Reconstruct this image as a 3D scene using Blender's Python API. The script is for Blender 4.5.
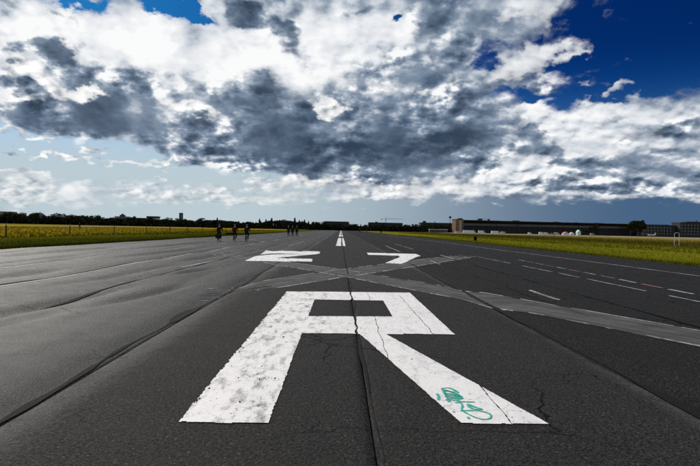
import bpy, bmesh, math, random
import numpy as np
from mathutils import Vector, Matrix, noise as mnoise

# ------------------------------------------------------------------ scene, camera
scene = bpy.context.scene
for o in list(bpy.data.objects):
    bpy.data.objects.remove(o)
COL = scene.collection
R = math.radians

CAM_H = 1.6
cam_data = bpy.data.cameras.new('camera')
cam_data.sensor_width = 36.0
cam_data.lens = 26.64
cam_data.clip_start = 0.05
cam_data.clip_end = 20000.0
cam = bpy.data.objects.new('camera', cam_data)
COL.objects.link(cam)
cam.matrix_world = (Matrix.Translation((0, 0, CAM_H)) @ Matrix.Rotation(R(-1.004), 4, 'Z')
                    @ Matrix.Rotation(R(90 - 0.42), 4, 'X') @ Matrix.Rotation(R(1.178), 4, 'Z'))
scene.camera = cam

# ------------------------------------------------------------------ sun, exposure
SUN_AZ, SUN_EL = -38.0, 33.0          # degrees: azimuth from +Y (down the runway), minus = left
sun_dir = Vector((math.sin(R(SUN_AZ)) * math.cos(R(SUN_EL)),
                  math.cos(R(SUN_AZ)) * math.cos(R(SUN_EL)), math.sin(R(SUN_EL))))
sun_data = bpy.data.lights.new('sun', 'SUN')
sun_data.energy = 3.2
sun_data.angle = R(5)
sun_data.color = (1.0, 0.95, 0.87)
sun = bpy.data.objects.new('sun', sun_data)
sun.rotation_euler = sun_dir.to_track_quat('Z', 'Y').to_euler()
COL.objects.link(sun)
vs = scene.view_settings
vs.view_transform = 'Standard'
vs.look = 'None'
vs.gamma = 1.0
vs.use_curve_mapping = False
vs.exposure = 0.0


# ------------------------------------------------------------------ node helper
class S:
    """a float or vector socket with operators that grow a node tree"""
    def __init__(self, g, sock):
        self.g, self.s = g, sock
    def __add__(self, o): return self.g.m('ADD', self, o)
    __radd__ = __add__
    def __mul__(self, o): return self.g.m('MULTIPLY', self, o)
    __rmul__ = __mul__
    def __sub__(self, o): return self.g.m('SUBTRACT', self, o)
    def __rsub__(self, o): return self.g.m('SUBTRACT', o, self)
    def __truediv__(self, o): return self.g.m('DIVIDE', self, o)
    def __rtruediv__(self, o): return self.g.m('DIVIDE', o, self)


class G:
    def __init__(self, tree):
        self.t = tree
        tree.nodes.clear()
    def n(self, typ, **kw):
        nd = self.t.nodes.new(typ)
        for k, v in kw.items():
            setattr(nd, k, v)
        return nd
    def put(self, inp, v):
        if isinstance(v, S):
            self.t.links.new(v.s, inp)
        elif isinstance(v, bpy.types.NodeSocket):
            self.t.links.new(v, inp)
        else:
            inp.default_value = v
    def m(self, op, *a, clamp=False):
        nd = self.n('ShaderNodeMath', operation=op, use_clamp=clamp)
        for i, v in enumerate(a):
            self.put(nd.inputs[i], v)
        return S(self, nd.outputs[0])
    def v(self, op, *a, out=0):
        nd = self.n('ShaderNodeVectorMath', operation=op)
        for i, v in enumerate(a):
            self.put(nd.inputs[i], v)
        return S(self, nd.outputs[out])
    def scale(self, vec, f):
        nd = self.n('ShaderNodeVectorMath', operation='SCALE')
        self.put(nd.inputs[0], vec)
        self.put(nd.inputs['Scale'], f)
        return S(self, nd.outputs[0])
    def xyz(self, x, y, z):
        nd = self.n('ShaderNodeCombineXYZ')
        for i, v in enumerate((x, y, z)):
            self.put(nd.inputs[i], v)
        return S(self, nd.outputs[0])
    def sep(self, vec):
        nd = self.n('ShaderNodeSeparateXYZ')
        self.put(nd.inputs[0], vec)
        return [S(self, o) for o in nd.outputs]
    def noise(self, vec, scale, detail=4, rough=.5, lac=2., color=False, distortion=0., dim='3D'):
        nd = self.n('ShaderNodeTexNoise', noise_dimensions=dim)
        self.put(nd.inputs['Vector'], vec)
        nd.inputs['Scale'].default_value = scale
        nd.inputs['Detail'].default_value = detail
        nd.inputs['Roughness'].default_value = rough
        nd.inputs['Lacunarity'].default_value = lac
        nd.inputs['Distortion'].default_value = distortion
        return S(self, nd.outputs[1 if color else 0])
    def voronoi(self, vec, scale, feature='F1', out='Distance', rand=1., dim='3D', detail=0., rough=.5):
        nd = self.n('ShaderNodeTexVoronoi', feature=feature, voronoi_dimensions=dim)
        nd.inputs['Detail'].default_value = detail
        nd.inputs['Roughness'].default_value = rough
        self.put(nd.inputs['Vector'], vec)
        nd.inputs['Scale'].default_value = scale
        nd.inputs['Randomness'].default_value = rand
        return S(self, nd.outputs[out])
    def smooth(self, x, a, b, lo=0., hi=1.):
        nd = self.n('ShaderNodeMapRange', interpolation_type='SMOOTHSTEP')
        for i, v in enumerate((x, a, b, lo, hi)):
            self.put(nd.inputs[i], v)
        return S(self, nd.outputs[0])
    def lin(self, x, a, b, lo=0., hi=1.):
        nd = self.n('ShaderNodeMapRange')
        for i, v in enumerate((x, a, b, lo, hi)):
            self.put(nd.inputs[i], v)
        return S(self, nd.outputs[0])
    def mix(self, f, a, b, blend='MIX'):
        nd = self.n('ShaderNodeMix', data_type='RGBA', blend_type=blend)
        self.put(nd.inputs[0], f)
        for i, v in ((6, a), (7, b)):
            if isinstance(v, tuple):
                v = tuple(v) + (1.,) * (4 - len(v))
            self.put(nd.inputs[i], v)
        return S(self, nd.outputs[2])
    def ramp(self, f, stops, interp='LINEAR'):
        nd = self.n('ShaderNodeValToRGB')
        cr = nd.color_ramp
        cr.interpolation = interp
        while len(cr.elements) < len(stops):
            cr.elements.new(.5)
        for e, (p, c) in zip(cr.elements, stops):
            e.position = p
            e.color = tuple(c) + (1.,)
        self.put(nd.inputs[0], f)
        return S(self, nd.outputs[0])


# ------------------------------------------------------------------ sky: Nishita air with three decks of cloud
# each cloud mass or gap: azimuth, elevation, half width, half height (degrees), tilt, amount
SKY_GAPS = [
    (-26.9, 20.7, 2.05, 0.65, 0, -0.8), (-19.0, 21.7, 4.5, 0.9, -8, -1.3), (-15.0, 21.4, 1.65, 0.65, -15, -0.8), (-14.3, 20.6, 0.8, 0.45, 0, -0.7),
    (32.4, 19.1, 7.65, 4.2, 0, -1.5), (24.6, 17.2, 5.15, 2.4, 0, -1.0), (22.1, 21.7, 2.85, 1.25, 0, -0.35), (15.5, 18.4, 2.1, 0.85, 10, -0.8),
    (18.0, 14.3, 3.2, 0.7, 0, -0.9), (29.9, 13.6, 3.35, 0.95, 0, -0.4), (26.4, 14.6, 4.5, 1.65, 10, -0.6), (9.2, 17.0, 1.0, 0.6, 0, -0.9),
    (5.7, 22.5, 1.1, 0.55, 20, -0.9), (-6.9, 23.2, 0.85, 0.5, 0, -0.35), (10.9, 22.7, 1.5, 0.55, 20, -0.6), (-29.2, 6.6, 11.55, 2.05, 0, -1.4),
    (-16.3, 6.1, 9.05, 1.45, 0, -0.9), (-31.6, 6.7, 5.5, 0.9, 0, -0.4), (-7.9, 3.6, 8.55, 1.55, 0, -0.6), (-23.0, 2.0, 18.15, 1.2, 0, -0.45),
    (1.0, 1.7, 14.05, 1.3, 0, -1.2), (23.0, 1.8, 18.6, 1.2, 0, -1.4), (-15.2, 1.1, 16.0, 0.85, 0, -0.6), (34.2, 2.2, 5.4, 1.3, 0, -0.8),
]
SKY_DARK = [
    (-27.2, 13.9, 2.6, 0.75, -25, 0.45), (-20.3, 13.6, 2.9, 0.95, -10, 0.35), (-23.1, 12.0, 3.65, 0.95, 0, 0.3), (-5.5, 19.6, 2.65, 0.9, -30, 0.4),
    (10.3, 22.3, 3.2, 1.3, 0, 0.35), (16.7, 21.0, 2.65, 1.3, 0, 0.3), (-17.4, 13.4, 4.95, 1.4, -12, 0.45), (-11.2, 9.3, 4.2, 2.95, 0, 0.55),
    (-27.6, 12.3, 3.4, 0.85, -15, 0.35), (-0.4, 15.5, 3.3, 1.65, 0, 0.25), (30.0, 10.0, 3.4, 0.95, 0, 0.3), (25.7, 6.9, 4.55, 0.8, 0, 0.25),
    (-4.7, 6.9, 5.45, 1.5, 0, 0.35), (14.7, 16.4, 3.1, 0.95, 0, 0.25), (-29.7, 16.0, 1.6, 0.85, 0, 1.1), (-31.7, 15.2, 1.7, 0.6, 0, 0.45),
    (-28.4, 18.5, 1.85, 0.6, -40, 0.5), (-27.8, 16.1, 1.2, 0.6, 20, 0.4), (-32.5, 12.5, 1.7, 0.8, 0, 0.7), (-25.4, 14.3, 3.35, 1.1, -18, 0.6),
    (-21.8, 14.2, 1.85, 0.75, -30, 0.35), (-30.8, 9.4, 4.8, 1.15, 0, 0.9), (-24.0, 10.3, 5.4, 1.55, 0, 0.75), (-25.8, 11.6, 5.3, 1.15, 0, 0.3),
    (-18.8, 9.3, 3.15, 2.0, 0, 0.7), (-14.8, 8.9, 2.85, 1.85, 0, 0.75), (-11.8, 12.9, 2.65, 1.85, 0, 0.5), (-13.9, 14.5, 4.1, 1.4, 0, 0.35),
    (-6.4, 11.1, 5.4, 3.15, 0, 0.5), (-1.4, 8.6, 7.65, 2.6, 0, 0.6), (4.7, 7.7, 8.2, 2.35, 0, 1.2), (9.6, 10.4, 6.45, 2.75, 0, 0.8),
    (14.3, 8.9, 3.15, 2.1, 0, 0.9), (2.9, 12.4, 5.5, 2.95, 0, 0.5), (7.3, 15.6, 4.35, 2.85, 0, 0.65), (5.6, 18.1, 3.25, 1.4, 0, 0.45),
    (12.9, 11.9, 3.2, 3.1, 20, 0.7), (-7.1, 19.7, 4.35, 1.35, -30, 0.6), (-9.5, 21.8, 2.35, 1.1, -40, 0.5), (0.5, 22.6, 4.4, 0.55, 8, 0.4),
    (12.5, 21.3, 4.75, 2.25, 0, 0.55), (18.7, 20.4, 3.0, 1.85, -40, 0.3), (10.5, 18.0, 3.2, 1.0, 20, 0.35), (18.8, 15.8, 4.0, 0.75, 0, 0.35),
    (21.1, 9.3, 1.85, 1.2, -25, 1.2), (19.1, 10.5, 0.6, 0.65, 0, 0.4), (31.8, 6.0, 4.9, 1.3, 0, 0.6), (34.1, 10.6, 2.2, 1.45, 0, 0.6),
    (28.4, 7.5, 4.4, 0.95, 5, 0.45), (26.7, 4.8, 8.05, 0.9, 0, 0.45), (23.0, 4.9, 3.8, 0.75, 0, 0.3), (34.2, 4.3, 2.35, 1.1, 0, 0.5),
    (22.9, 7.2, 1.3, 0.4, 0, 0.4), (14.8, 13.9, 4.2, 1.05, 20, 0.25),
]
SKY_PUFF = [
    (27.2, 21.0, 2.65, 1.0, -30, 0.35), (22.1, 20.5, 2.5, 1.4, -40, 0.5), (18.7, 22.4, 3.0, 0.9, 0, 0.5), (33.8, 20.1, 1.1, 0.65, 0, 0.35),
    (2.0, 3.7, 6.6, 0.65, 0, 0.5), (9.7, 4.2, 5.4, 0.65, 0, 0.4), (-28.3, 1.8, 5.85, 0.55, 0, 0.5), (-17.2, 2.7, 6.0, 0.7, 0, 0.5),
    (-9.0, 5.1, 4.3, 0.75, 0, 0.5), (-4.6, 3.1, 5.45, 0.7, 0, 0.4), (-31.2, 2.9, 2.4, 0.75, 0, 0.5), (-21.6, 2.9, 4.7, 0.5, 0, 0.45),
    (-10.0, 3.1, 4.25, 0.55, 0, 0.35), (-10.1, 6.4, 1.95, 0.4, 0, 0.3), (-25.3, 7.3, 1.25, 0.3, 0, 0.3), (25.6, 12.3, 5.45, 0.95, 0, 0.25),
    (-32.1, 13.6, 1.55, 1.2, -40, 0.8), (-29.3, 13.2, 3.3, 1.0, -20, 0.9), (-25.9, 12.8, 2.3, 0.75, -10, 0.8), (-31.7, 11.1, 2.35, 0.65, 0, 0.6),
    (-15.4, 12.1, 2.65, 0.9, -12, 0.9), (-18.4, 12.6, 1.2, 0.55, 0, 0.5), (-2.0, 13.1, 1.75, 1.35, -20, 0.75), (-0.4, 12.3, 1.35, 0.85, 0, 0.5),
    (20.3, 17.3, 3.75, 1.25, 10, 0.8), (23.1, 17.6, 1.9, 0.45, 0, 0.5), (16.8, 16.9, 2.25, 0.95, 0, 0.4), (9.4, 15.0, 4.1, 0.8, 30, 0.6),
    (28.2, 14.7, 1.2, 0.95, 40, 0.6), (25.1, 15.0, 1.1, 0.45, 0, 0.4), (23.0, 3.7, 2.25, 0.85, 0, 0.42), (27.1, 3.9, 2.5, 0.7, 0, 0.4),
    (17.1, 3.8, 3.7, 0.75, 0, 0.4), (-31.6, 3.6, 3.15, 0.85, 0, 0.6), (-23.9, 4.3, 5.45, 0.6, 0, 0.42), (-14.7, 3.8, 6.15, 0.85, -8, 0.4),
    (-29.9, 2.1, 7.3, 0.45, 0, 0.4), (-4.6, 4.8, 4.4, 0.75, 8, 0.42), (4.2, 4.9, 7.65, 0.85, 0, 0.5), (12.9, 5.3, 4.2, 0.95, 0, 0.5),
    (-28.3, 6.3, 2.5, 0.35, 0, 1.0), (-21.6, 6.2, 3.4, 0.35, 0, 0.9), (-18.8, 6.9, 2.15, 0.3, 0, 0.8), (-30.8, 7.9, 2.75, 0.45, 0, 0.8),
    (-32.0, 6.8, 1.55, 0.25, 0, 0.7), (-24.9, 7.1, 1.75, 0.4, 0, 0.5), (-31.6, 4.7, 2.35, 0.4, 0, 0.6), (-14.3, 7.0, 2.45, 0.45, 0, 0.5),
    (32.4, 13.7, 1.6, 0.45, 10, 0.3), (10.8, 2.8, 2.15, 0.35, 0, 0.35),
]
SKY_BRIGHT = [
    (-15.5, 18.0, 12.05, 3.35, 0, 0.55), (-25.9, 18.0, 5.3, 2.2, 0, 0.4), (-7.0, 17.2, 6.45, 2.5, 0, 0.45), (2.8, 20.8, 4.95, 1.25, 0, 0.5),
    (-31.8, 18.1, 4.7, 2.5, 0, 0.15), (18.9, 12.7, 7.0, 2.0, 0, 0.35), (22.8, 10.5, 5.7, 2.0, 0, 0.3), (30.0, 9.1, 5.1, 2.35, 0, 0.1),
    (25.7, 5.9, 5.5, 1.0, 0, 0.2), (-31.7, 17.3, 3.15, 1.7, 0, 0.3), (14.9, 6.6, 6.2, 1.6, 0, 0.3), (30.0, 11.9, 5.05, 1.3, 0, 0.15),
    (-1.6, 17.0, 4.4, 2.0, 0, 0.25), (13.9, 5.0, 12.45, 1.5, 0, 0.2), (-20.2, 3.6, 14.25, 2.05, 0, 0.2),
]


def build_world():
    w = bpy.data.worlds.new('World')
    scene.world = w
    w.use_nodes = True
    g = G(w.node_tree)
    d = S(g, g.n('ShaderNodeTexCoord').outputs['Generated'])
    d = g.v('NORMALIZE', d)
    x, y, z = g.sep(d)
    zp = g.m('MAXIMUM', z, 0.)
    deg = 57.2958
    az = g.m('ARCTAN2', x, y) * deg
    el = g.m('ARCSINE', z) * deg
    k = 1.25 / (zp + .44)
    q = g.xyz(x * k, y * k, 0.)
    nz = lambda off, sc, det, ro, color=False: g.noise(g.v('ADD', q, (off[0], off[1], 0.)), sc, det, ro, color=color, dim='2D')
    # turbulence that frays every outline
    wx, wy, _ = g.sep(g.v('SUBTRACT', nz((4.2, 9.1), 4.2, 6, .56, True), (.5, .5, .5)))
    shrink = g.lin(el, 0., 14., .35, 1.)
    p = g.xyz(az + wx * 9.5 * shrink, el + wy * 7. * shrink, 0.)
    ax, ay, _ = g.sep(g.v('SUBTRACT', nz((7.3, 2.1), 9., 5, .56, True), (.5, .5, .5)))
    p2 = g.xyz(az + (ax * 7. + wx * 3.) * shrink, el + (ay * 5. + wy * 2.) * shrink, 0.)

    def field(blobs, base, pos):
        acc = base
        for (a, e, sx, sy, rot, amt) in blobs:
            c, sn = math.cos(R(rot)), math.sin(R(rot))
            if abs(rot) < 8:
                u = g.v('MULTIPLY_ADD', pos, (1 / sx, 1 / sy, 0), (-a / sx, -e / sy, 0))
                dd = g.v('DOT_PRODUCT', u, u, out=1)
            else:
                u1 = g.v('DOT_PRODUCT', pos, (c / sx, sn / sx, 0), out=1) - (a * c + e * sn) / sx
                u2 = g.v('DOT_PRODUCT', pos, (-sn / sy, c / sy, 0), out=1) - (-a * sn + e * c) / sy
                dd = g.m('MULTIPLY_ADD', u1, u1, u2 * u2)
            acc = g.m('MULTIPLY_ADD', g.m('POWER', .36788, dd), amt, acc)
        return acc

    # noises; the second samples sit a little towards the sun, for the lit side of every billow
    dx, dy = -.026, -.026
    n_big = nz((.7, 5.5), 2.0, 2, .5)
    n_mid = nz((1.3, .4), 5.5, 7, .54)
    n_mid_s = nz((1.3 + dx, .4 + dy), 5.5, 4, .54)
    n_fine = nz((3.1, 8.2), 15., 5, .55)
    n_fine_s = nz((3.1 + dx * .4, 8.2 + dy * .4), 15., 4, .55)
    rough = g.smooth(nz((11., 3.), 3.2, 2, .5), .38, .62)     # torn here, smooth there
    # cauliflower heads
    qw = g.v('ADD', q, g.xyz(wx * .10, wy * .10, 0.))
    vb = lambda ox, oy: g.voronoi(g.v('ADD', qw, (ox, oy, 0.)), 8.5, 'SMOOTH_F1', 'Distance', 1., '2D', 2., .6)
    bill, bill_s = vb(0., 0.), vb(dx * .8, dy * .8)
    relief = (bill_s - bill) * (.35 + rough * .9) + (n_mid - n_mid_s) * 1.7 + (n_fine - n_fine_s) * (.3 + rough * .9)
    fine = (n_fine - .5) * (.25 + rough) - (bill - .42) * .35

    # clear air
    sky = g.n('ShaderNodeTexSky', sky_type='NISHITA', sun_disc=False)
    sky.sun_elevation = R(SUN_EL)
    sky.sun_rotation = R(SUN_AZ)
    sky.altitude = 50.
    sky.air_density = 1.0
    sky.dust_density = .4
    sky.ozone_density = 2.5
    air = g.mix(1., S(g, sky.outputs[0]), (.30, .62, .95), 'MULTIPLY')
    # the air is tinted a deeper, darker blue towards the right
    side = g.smooth(az, -14., 32.)
    low = g.smooth(el, 17., 4.)
    air = g.mix(low, air, g.mix(side, (5.0, 6.0, 6.5), (.62, 1.25, 2.3)))
    air = g.mix(g.smooth(az, -12., 24.) * g.smooth(el, 4., 16.), air, g.mix(1., air, (.10, .30, .52), 'MULTIPLY'))

    air = g.mix(g.smooth(el, 10., 19.), air, g.mix(1., air, (.10, .44, .58), 'MULTIPLY'))

    # deck 1: high white sheet
    c1 = field(SKY_GAPS, .80, p2) + (n_mid - .5) * .5 + (n_big - .5) * .3 + fine * .25
    a1 = g.smooth(c1, .20, .66)
    lump0 = g.smooth(nz((2.8, 6.9), 6., 6, .55), .46, .58)
    b1 = field(SKY_BRIGHT, .39, p) + (n_mid - .5) * .55 + (n_big - .5) * .8 + relief * .55 + (lump0 - .5) * -.16 - side * .06
    col1 = g.ramp(b1, [(0., (1.3, 1.75, 2.5)), (.25, (2.9, 3.5, 4.3)), (.48, (5.8, 6.3, 6.9)), (.68, (7.7, 7.95, 8.3)), (1., (9.6, 9.65, 9.7))])
    # deck 2: dark rain cloud
    c2 = field(SKY_DARK, .06, p) + (n_mid - .5) * .58 + (n_big - .5) * .25 + fine * .28
    a2 = g.smooth(c2, .16, .50)
    core = g.smooth(c2, .45, .95)
    t2 = g.lin(c2, .12, 1.6) * .66 + .21 - relief * g.lin(core, 0., 1., .75, .28) - fine * g.lin(core, 0., 1., .22, .03) + (nz((5., 14.), 2.6, 2, .5) - .5) * .7
    # lumps with crisp lit edges inside the rain cloud
    lump_n = nz((8.8, 1.9), 7.5, 6, .55)
    lump_s = nz((8.8 + dx * 1.3, 1.9 + dy * 1.3), 7.5, 4, .55)
    lump = g.smooth(lump_n - (bill - .42) * .22, .47, .56)
    edge = (lump_n - lump_s) * 2.6
    t2 = t2 + (lump - .5) * g.lin(rough, 0., 1., .08, .24) - edge * g.lin(rough, 0., 1., .25, .9)
    col2 = g.ramp(t2, [(0., (9.6, 9.7, 9.8)), (.16, (5.4, 5.9, 6.5)), (.36, (2.2, 2.85, 3.8)), (.62, (.95, 1.42, 2.15)), (.85, (.5, .8, 1.3)), (1., (.3, .52, .9))])
    # deck 3: white heaps in front
    c3 = field(SKY_PUFF, -.05, p2) + (n_mid - .5) * .45 + fine * .4
    a3 = g.smooth(c3, .20, .56)
    t3 = g.lin(c3, .1, 1.1) * .5 + .42 + relief * .7 + fine * .25
    col3 = g.ramp(t3, [(0., (1.8, 2.2, 2.8)), (.3, (3.8, 4.2, 4.7)), (.6, (7.4, 7.6, 7.7)), (1., (11., 10.9, 10.6))])
    col3 = g.mix(g.smooth(az, 0., 32.) * .6, col3, g.mix(1., col3, (.5, .55, .65), 'MULTIPLY'))

    c = g.mix(a1, air, col1)
    c = g.mix(a2 * .97, c, col2)
    c = g.mix(a3 * g.lin(el, 1., 8., .5, .95), c, col3)
    # everything melts into the air at the horizon
    c = g.mix(g.smooth(el, 5., 0.) * .75, c, g.mix(.25, air, c))
    bg = g.n('ShaderNodeBackground')
    g.put(bg.inputs[0], c)
    bg.inputs[1].default_value = .1
    out = g.n('ShaderNodeOutputWorld')
    g.t.links.new(bg.outputs[0], out.inputs[0])
    w.cycles.sampling_method = 'MANUAL'
    w.cycles.sample_map_resolution = 512

build_world()

# ------------------------------------------------------------------ helpers
scene.cycles.use_adaptive_sampling = True
scene.cycles.adaptive_threshold = .015
scene.cycles.use_denoising = False
scene.cycles.max_bounces = 6
rng = np.random.default_rng(7)
random.seed(11)


def vn(x, y, seed=0):
    """value noise 0..1 on numpy arrays"""
    x = np.asarray(x, dtype=np.float64)
    y = np.asarray(y, dtype=np.float64)
    xi, yi = np.floor(x), np.floor(y)
    fx, fy = x - xi, y - yi
    fx = fx * fx * (3 - 2 * fx)
    fy = fy * fy * (3 - 2 * fy)
    def h(a, b):
        n = (a.astype(np.int64) * 374761393 + b.astype(np.int64) * 668265263 + seed * 974711) & 0x7fffffff
        n = ((n ^ (n >> 13)) * 1274126177) & 0x7fffffff
        n = (n ^ (n >> 16)) & 0xffff
        return n / 65535.
    a, b = h(xi, yi), h(xi + 1, yi)
    c, d = h(xi, yi + 1), h(xi + 1, yi + 1)
    return (a * (1 - fx) + b * fx) * (1 - fy) + (c * (1 - fx) + d * fx) * fy


def fb(x, y, seed=0, octv=3):
    v, a, t = 0., 1., 0.
    for i in range(octv):
        v = v + a * vn(x * 2 ** i, y * 2 ** i, seed + i)
        t += a
        a *= .5
    return v / t


def sstep(x, a, b):
    t = np.clip((x - a) / (b - a), 0, 1)
    return t * t * (3 - 2 * t)


def tag(o, label=None, cat=None, group=None, kind=None):
    if label: o['label'] = label
    if cat: o['category'] = cat
    if group: o['group'] = group
    if kind: o['kind'] = kind
    return o


def link(name, me, mat=None, parent=None, smooth=False):
    o = bpy.data.objects.new(name, me)
    COL.objects.link(o)
    if mat is not None and not me.materials:
        me.materials.append(mat)
    if parent is not None:
        o.parent = parent
    if smooth:
        me.shade_smooth()
    return o


def mesh_np(name, verts, faces):
    me = bpy.data.meshes.new(name)
    me.from_pydata([tuple(v) for v in verts], [], [tuple(f) for f in faces])
    me.update()
    return me


def mesh_fast(name, V, Q, n=4):
    """V (N,3) float, Q (M,n) int"""
    me = bpy.data.meshes.new(name)
    V = np.ascontiguousarray(V, dtype=np.float32)
    Q = np.ascontiguousarray(Q, dtype=np.int32)
    me.vertices.add(len(V))
    me.vertices.foreach_set('co', V.ravel())
    me.loops.add(Q.size)
    me.loops.foreach_set('vertex_index', Q.ravel())
    me.polygons.add(len(Q))
    me.polygons.foreach_set('loop_start', np.arange(0, Q.size, n, dtype=np.int32))
    me.polygons.foreach_set('loop_total', np.full(len(Q), n, dtype=np.int32))
    me.update(calc_edges=True)
    me.validate()
    return me


def empty(name, loc=(0, 0, 0), rz=0.):
    o = bpy.data.objects.new(name, None)
    COL.objects.link(o)
    o.location = loc
    o.rotation_euler = (0, 0, rz)
    o.empty_display_size = .3
    return o


def copy_tree(o, parent=None):
    c = o.copy()
    COL.objects.link(c)
    c.parent = parent
    for ch in list(o.children):
        if ch.name in bpy.data.objects:
            copy_tree(ch, c)
    return c


class MB:
    def __init__(self):
        self.v, self.f = [], []
    def box(self, cx, cy, cz, sx, sy, sz, rz=0., top=1., topy=None):
        """box centred on (cx,cy) with its bottom at cz; top scales the upper face"""
        topy = top if topy is None else topy
        b = len(self.v)
        c, s = math.cos(rz), math.sin(rz)
        for k, (z, tx, ty) in enumerate(((cz, 1, 1), (cz + sz, top, topy))):
            for (i, j) in ((-1, -1), (1, -1), (1, 1), (-1, 1)):
                x, y = i * sx / 2 * tx, j * sy / 2 * ty
                self.v.append((cx + x * c - y * s, cy + x * s + y * c, z))
        self.f += [tuple(b + i for i in q) for q in ((3, 2, 1, 0), (4, 5, 6, 7), (0, 1, 5, 4), (1, 2, 6, 5), (2, 3, 7, 6), (3, 0, 4, 7))]
        return self
    def tube(self, pts, rad, n=8, closed=False):
        pts = [Vector(p) for p in pts]
        rads = rad if isinstance(rad, (list, tuple)) else [rad] * len(pts)
        b = len(self.v)
        m = len(pts)
        prev = None
        for i, p in enumerate(pts):
            if closed:
                t = pts[(i + 1) % m] - pts[i - 1]
            else:
                t = pts[min(i + 1, m - 1)] - pts[max(i - 1, 0)]
            t.normalize()
            if prev is None:
                a = t.orthogonal().normalized()
            else:
                a = (prev - t * prev.dot(t)).normalized()
            prev = a
            e = t.cross(a)
            for k in range(n):
                w = 2 * math.pi * k / n
                self.v.append(tuple(p + (a * math.cos(w) + e * math.sin(w)) * rads[i]))
        for i in range(m if closed else m - 1):
            j = (i + 1) % m
            for k in range(n):
                k2 = (k + 1) % n
                self.f.append((b + i * n + k, b + i * n + k2, b + j * n + k2, b + j * n + k))
        if not closed:
            self.f.append(tuple(b + k for k in reversed(range(n))))
            self.f.append(tuple(b + (m - 1) * n + k for k in range(n)))
        return self
    def ring(self, c, r, rad, axis='X', n=28, m=6):
        pts = []
        for i in range(n):
            w = 2 * math.pi * i / n
            a, d = r * math.cos(w), r * math.sin(w)
            pts.append((c[0], c[1] + a, c[2] + d) if axis == 'X' else (c[0] + a, c[1] + d, c[2]))
        return self.tube(pts, rad, m, True)
    def prism(self, poly, y0, y1):
        """polygon in x,z extruded along y"""
        b, n = len(self.v), len(poly)
        for y in (y0, y1):
            self.v += [(x, y, z) for x, z in poly]
        self.f.append(tuple(b + i for i in range(n)))
        self.f.append(tuple(b + n + i for i in reversed(range(n))))
        for i in range(n):
            j = (i + 1) % n
            self.f.append((b + j, b + i, b + n + i, b + n + j))
        return self
    def lathe(self, c, prof, n=14):
        b = len(self.v)
        for (r, z) in prof:
            for k in range(n):
                w = 2 * math.pi * k / n
                self.v.append((c[0] + r * math.cos(w), c[1] + r * math.sin(w), c[2] + z))
        for i in range(len(prof) - 1):
            for k in range(n):
                k2 = (k + 1) % n
                self.f.append((b + i * n + k, b + i * n + k2, b + (i + 1) * n + k2, b + (i + 1) * n + k))
        self.f.append(tuple(b + k for k in reversed(range(n))))
        self.f.append(tuple(b + (len(prof) - 1) * n + k for k in range(n)))
        return self
    def mesh(self, name):
        return mesh_np(name, self.v, self.f)
    def build(self, name, mat, parent=None, smooth=False):
        return link(name, self.mesh(name), mat, parent, smooth)


# ------------------------------------------------------------------ materials
def material(name, fn):
    m = bpy.data.materials.new(name)
    m.use_nodes = True
    g = G(m.node_tree)
    bsdf = g.n('ShaderNodeBsdfPrincipled')
    out = g.n('ShaderNodeOutputMaterial')
    g.t.links.new(bsdf.outputs[0], out.inputs[0])
    fn(g, bsdf)
    return m


def bump(g, bsdf, h, strength=.5, dist=.01):
    nd = g.n('ShaderNodeBump')
    nd.inputs['Strength'].default_value = strength
    nd.inputs['Distance'].default_value = dist
    g.put(nd.inputs['Height'], h)
    g.t.links.new(nd.outputs[0], bsdf.inputs['Normal'])


def position(g):
    return S(g, g.n('ShaderNodeNewGeometry').outputs['Position'])


def plain(name, col, rough=.7, metal=0., var=.25, scale=3., bumps=0., spec=.5):
    def fn(g, b):
        p = S(g, g.n('ShaderNodeTexCoord').outputs['Object'])
        n = g.noise(p, scale, 5, .6)
        dark = tuple(c * (1 - var) for c in col)
        lite = tuple(min(1, c * (1 + var)) for c in col)
        g.put(b.inputs['Base Color'], g.mix(g.smooth(n, .3, .7), dark, lite))
        b.inputs['Roughness'].default_value = rough
        b.inputs['Metallic'].default_value = metal
        b.inputs['Specular IOR Level'].default_value = spec
        if bumps:
            bump(g, b, g.noise(p, scale * 6, 4, .6), bumps, .02)
    return material(name, fn)


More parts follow.
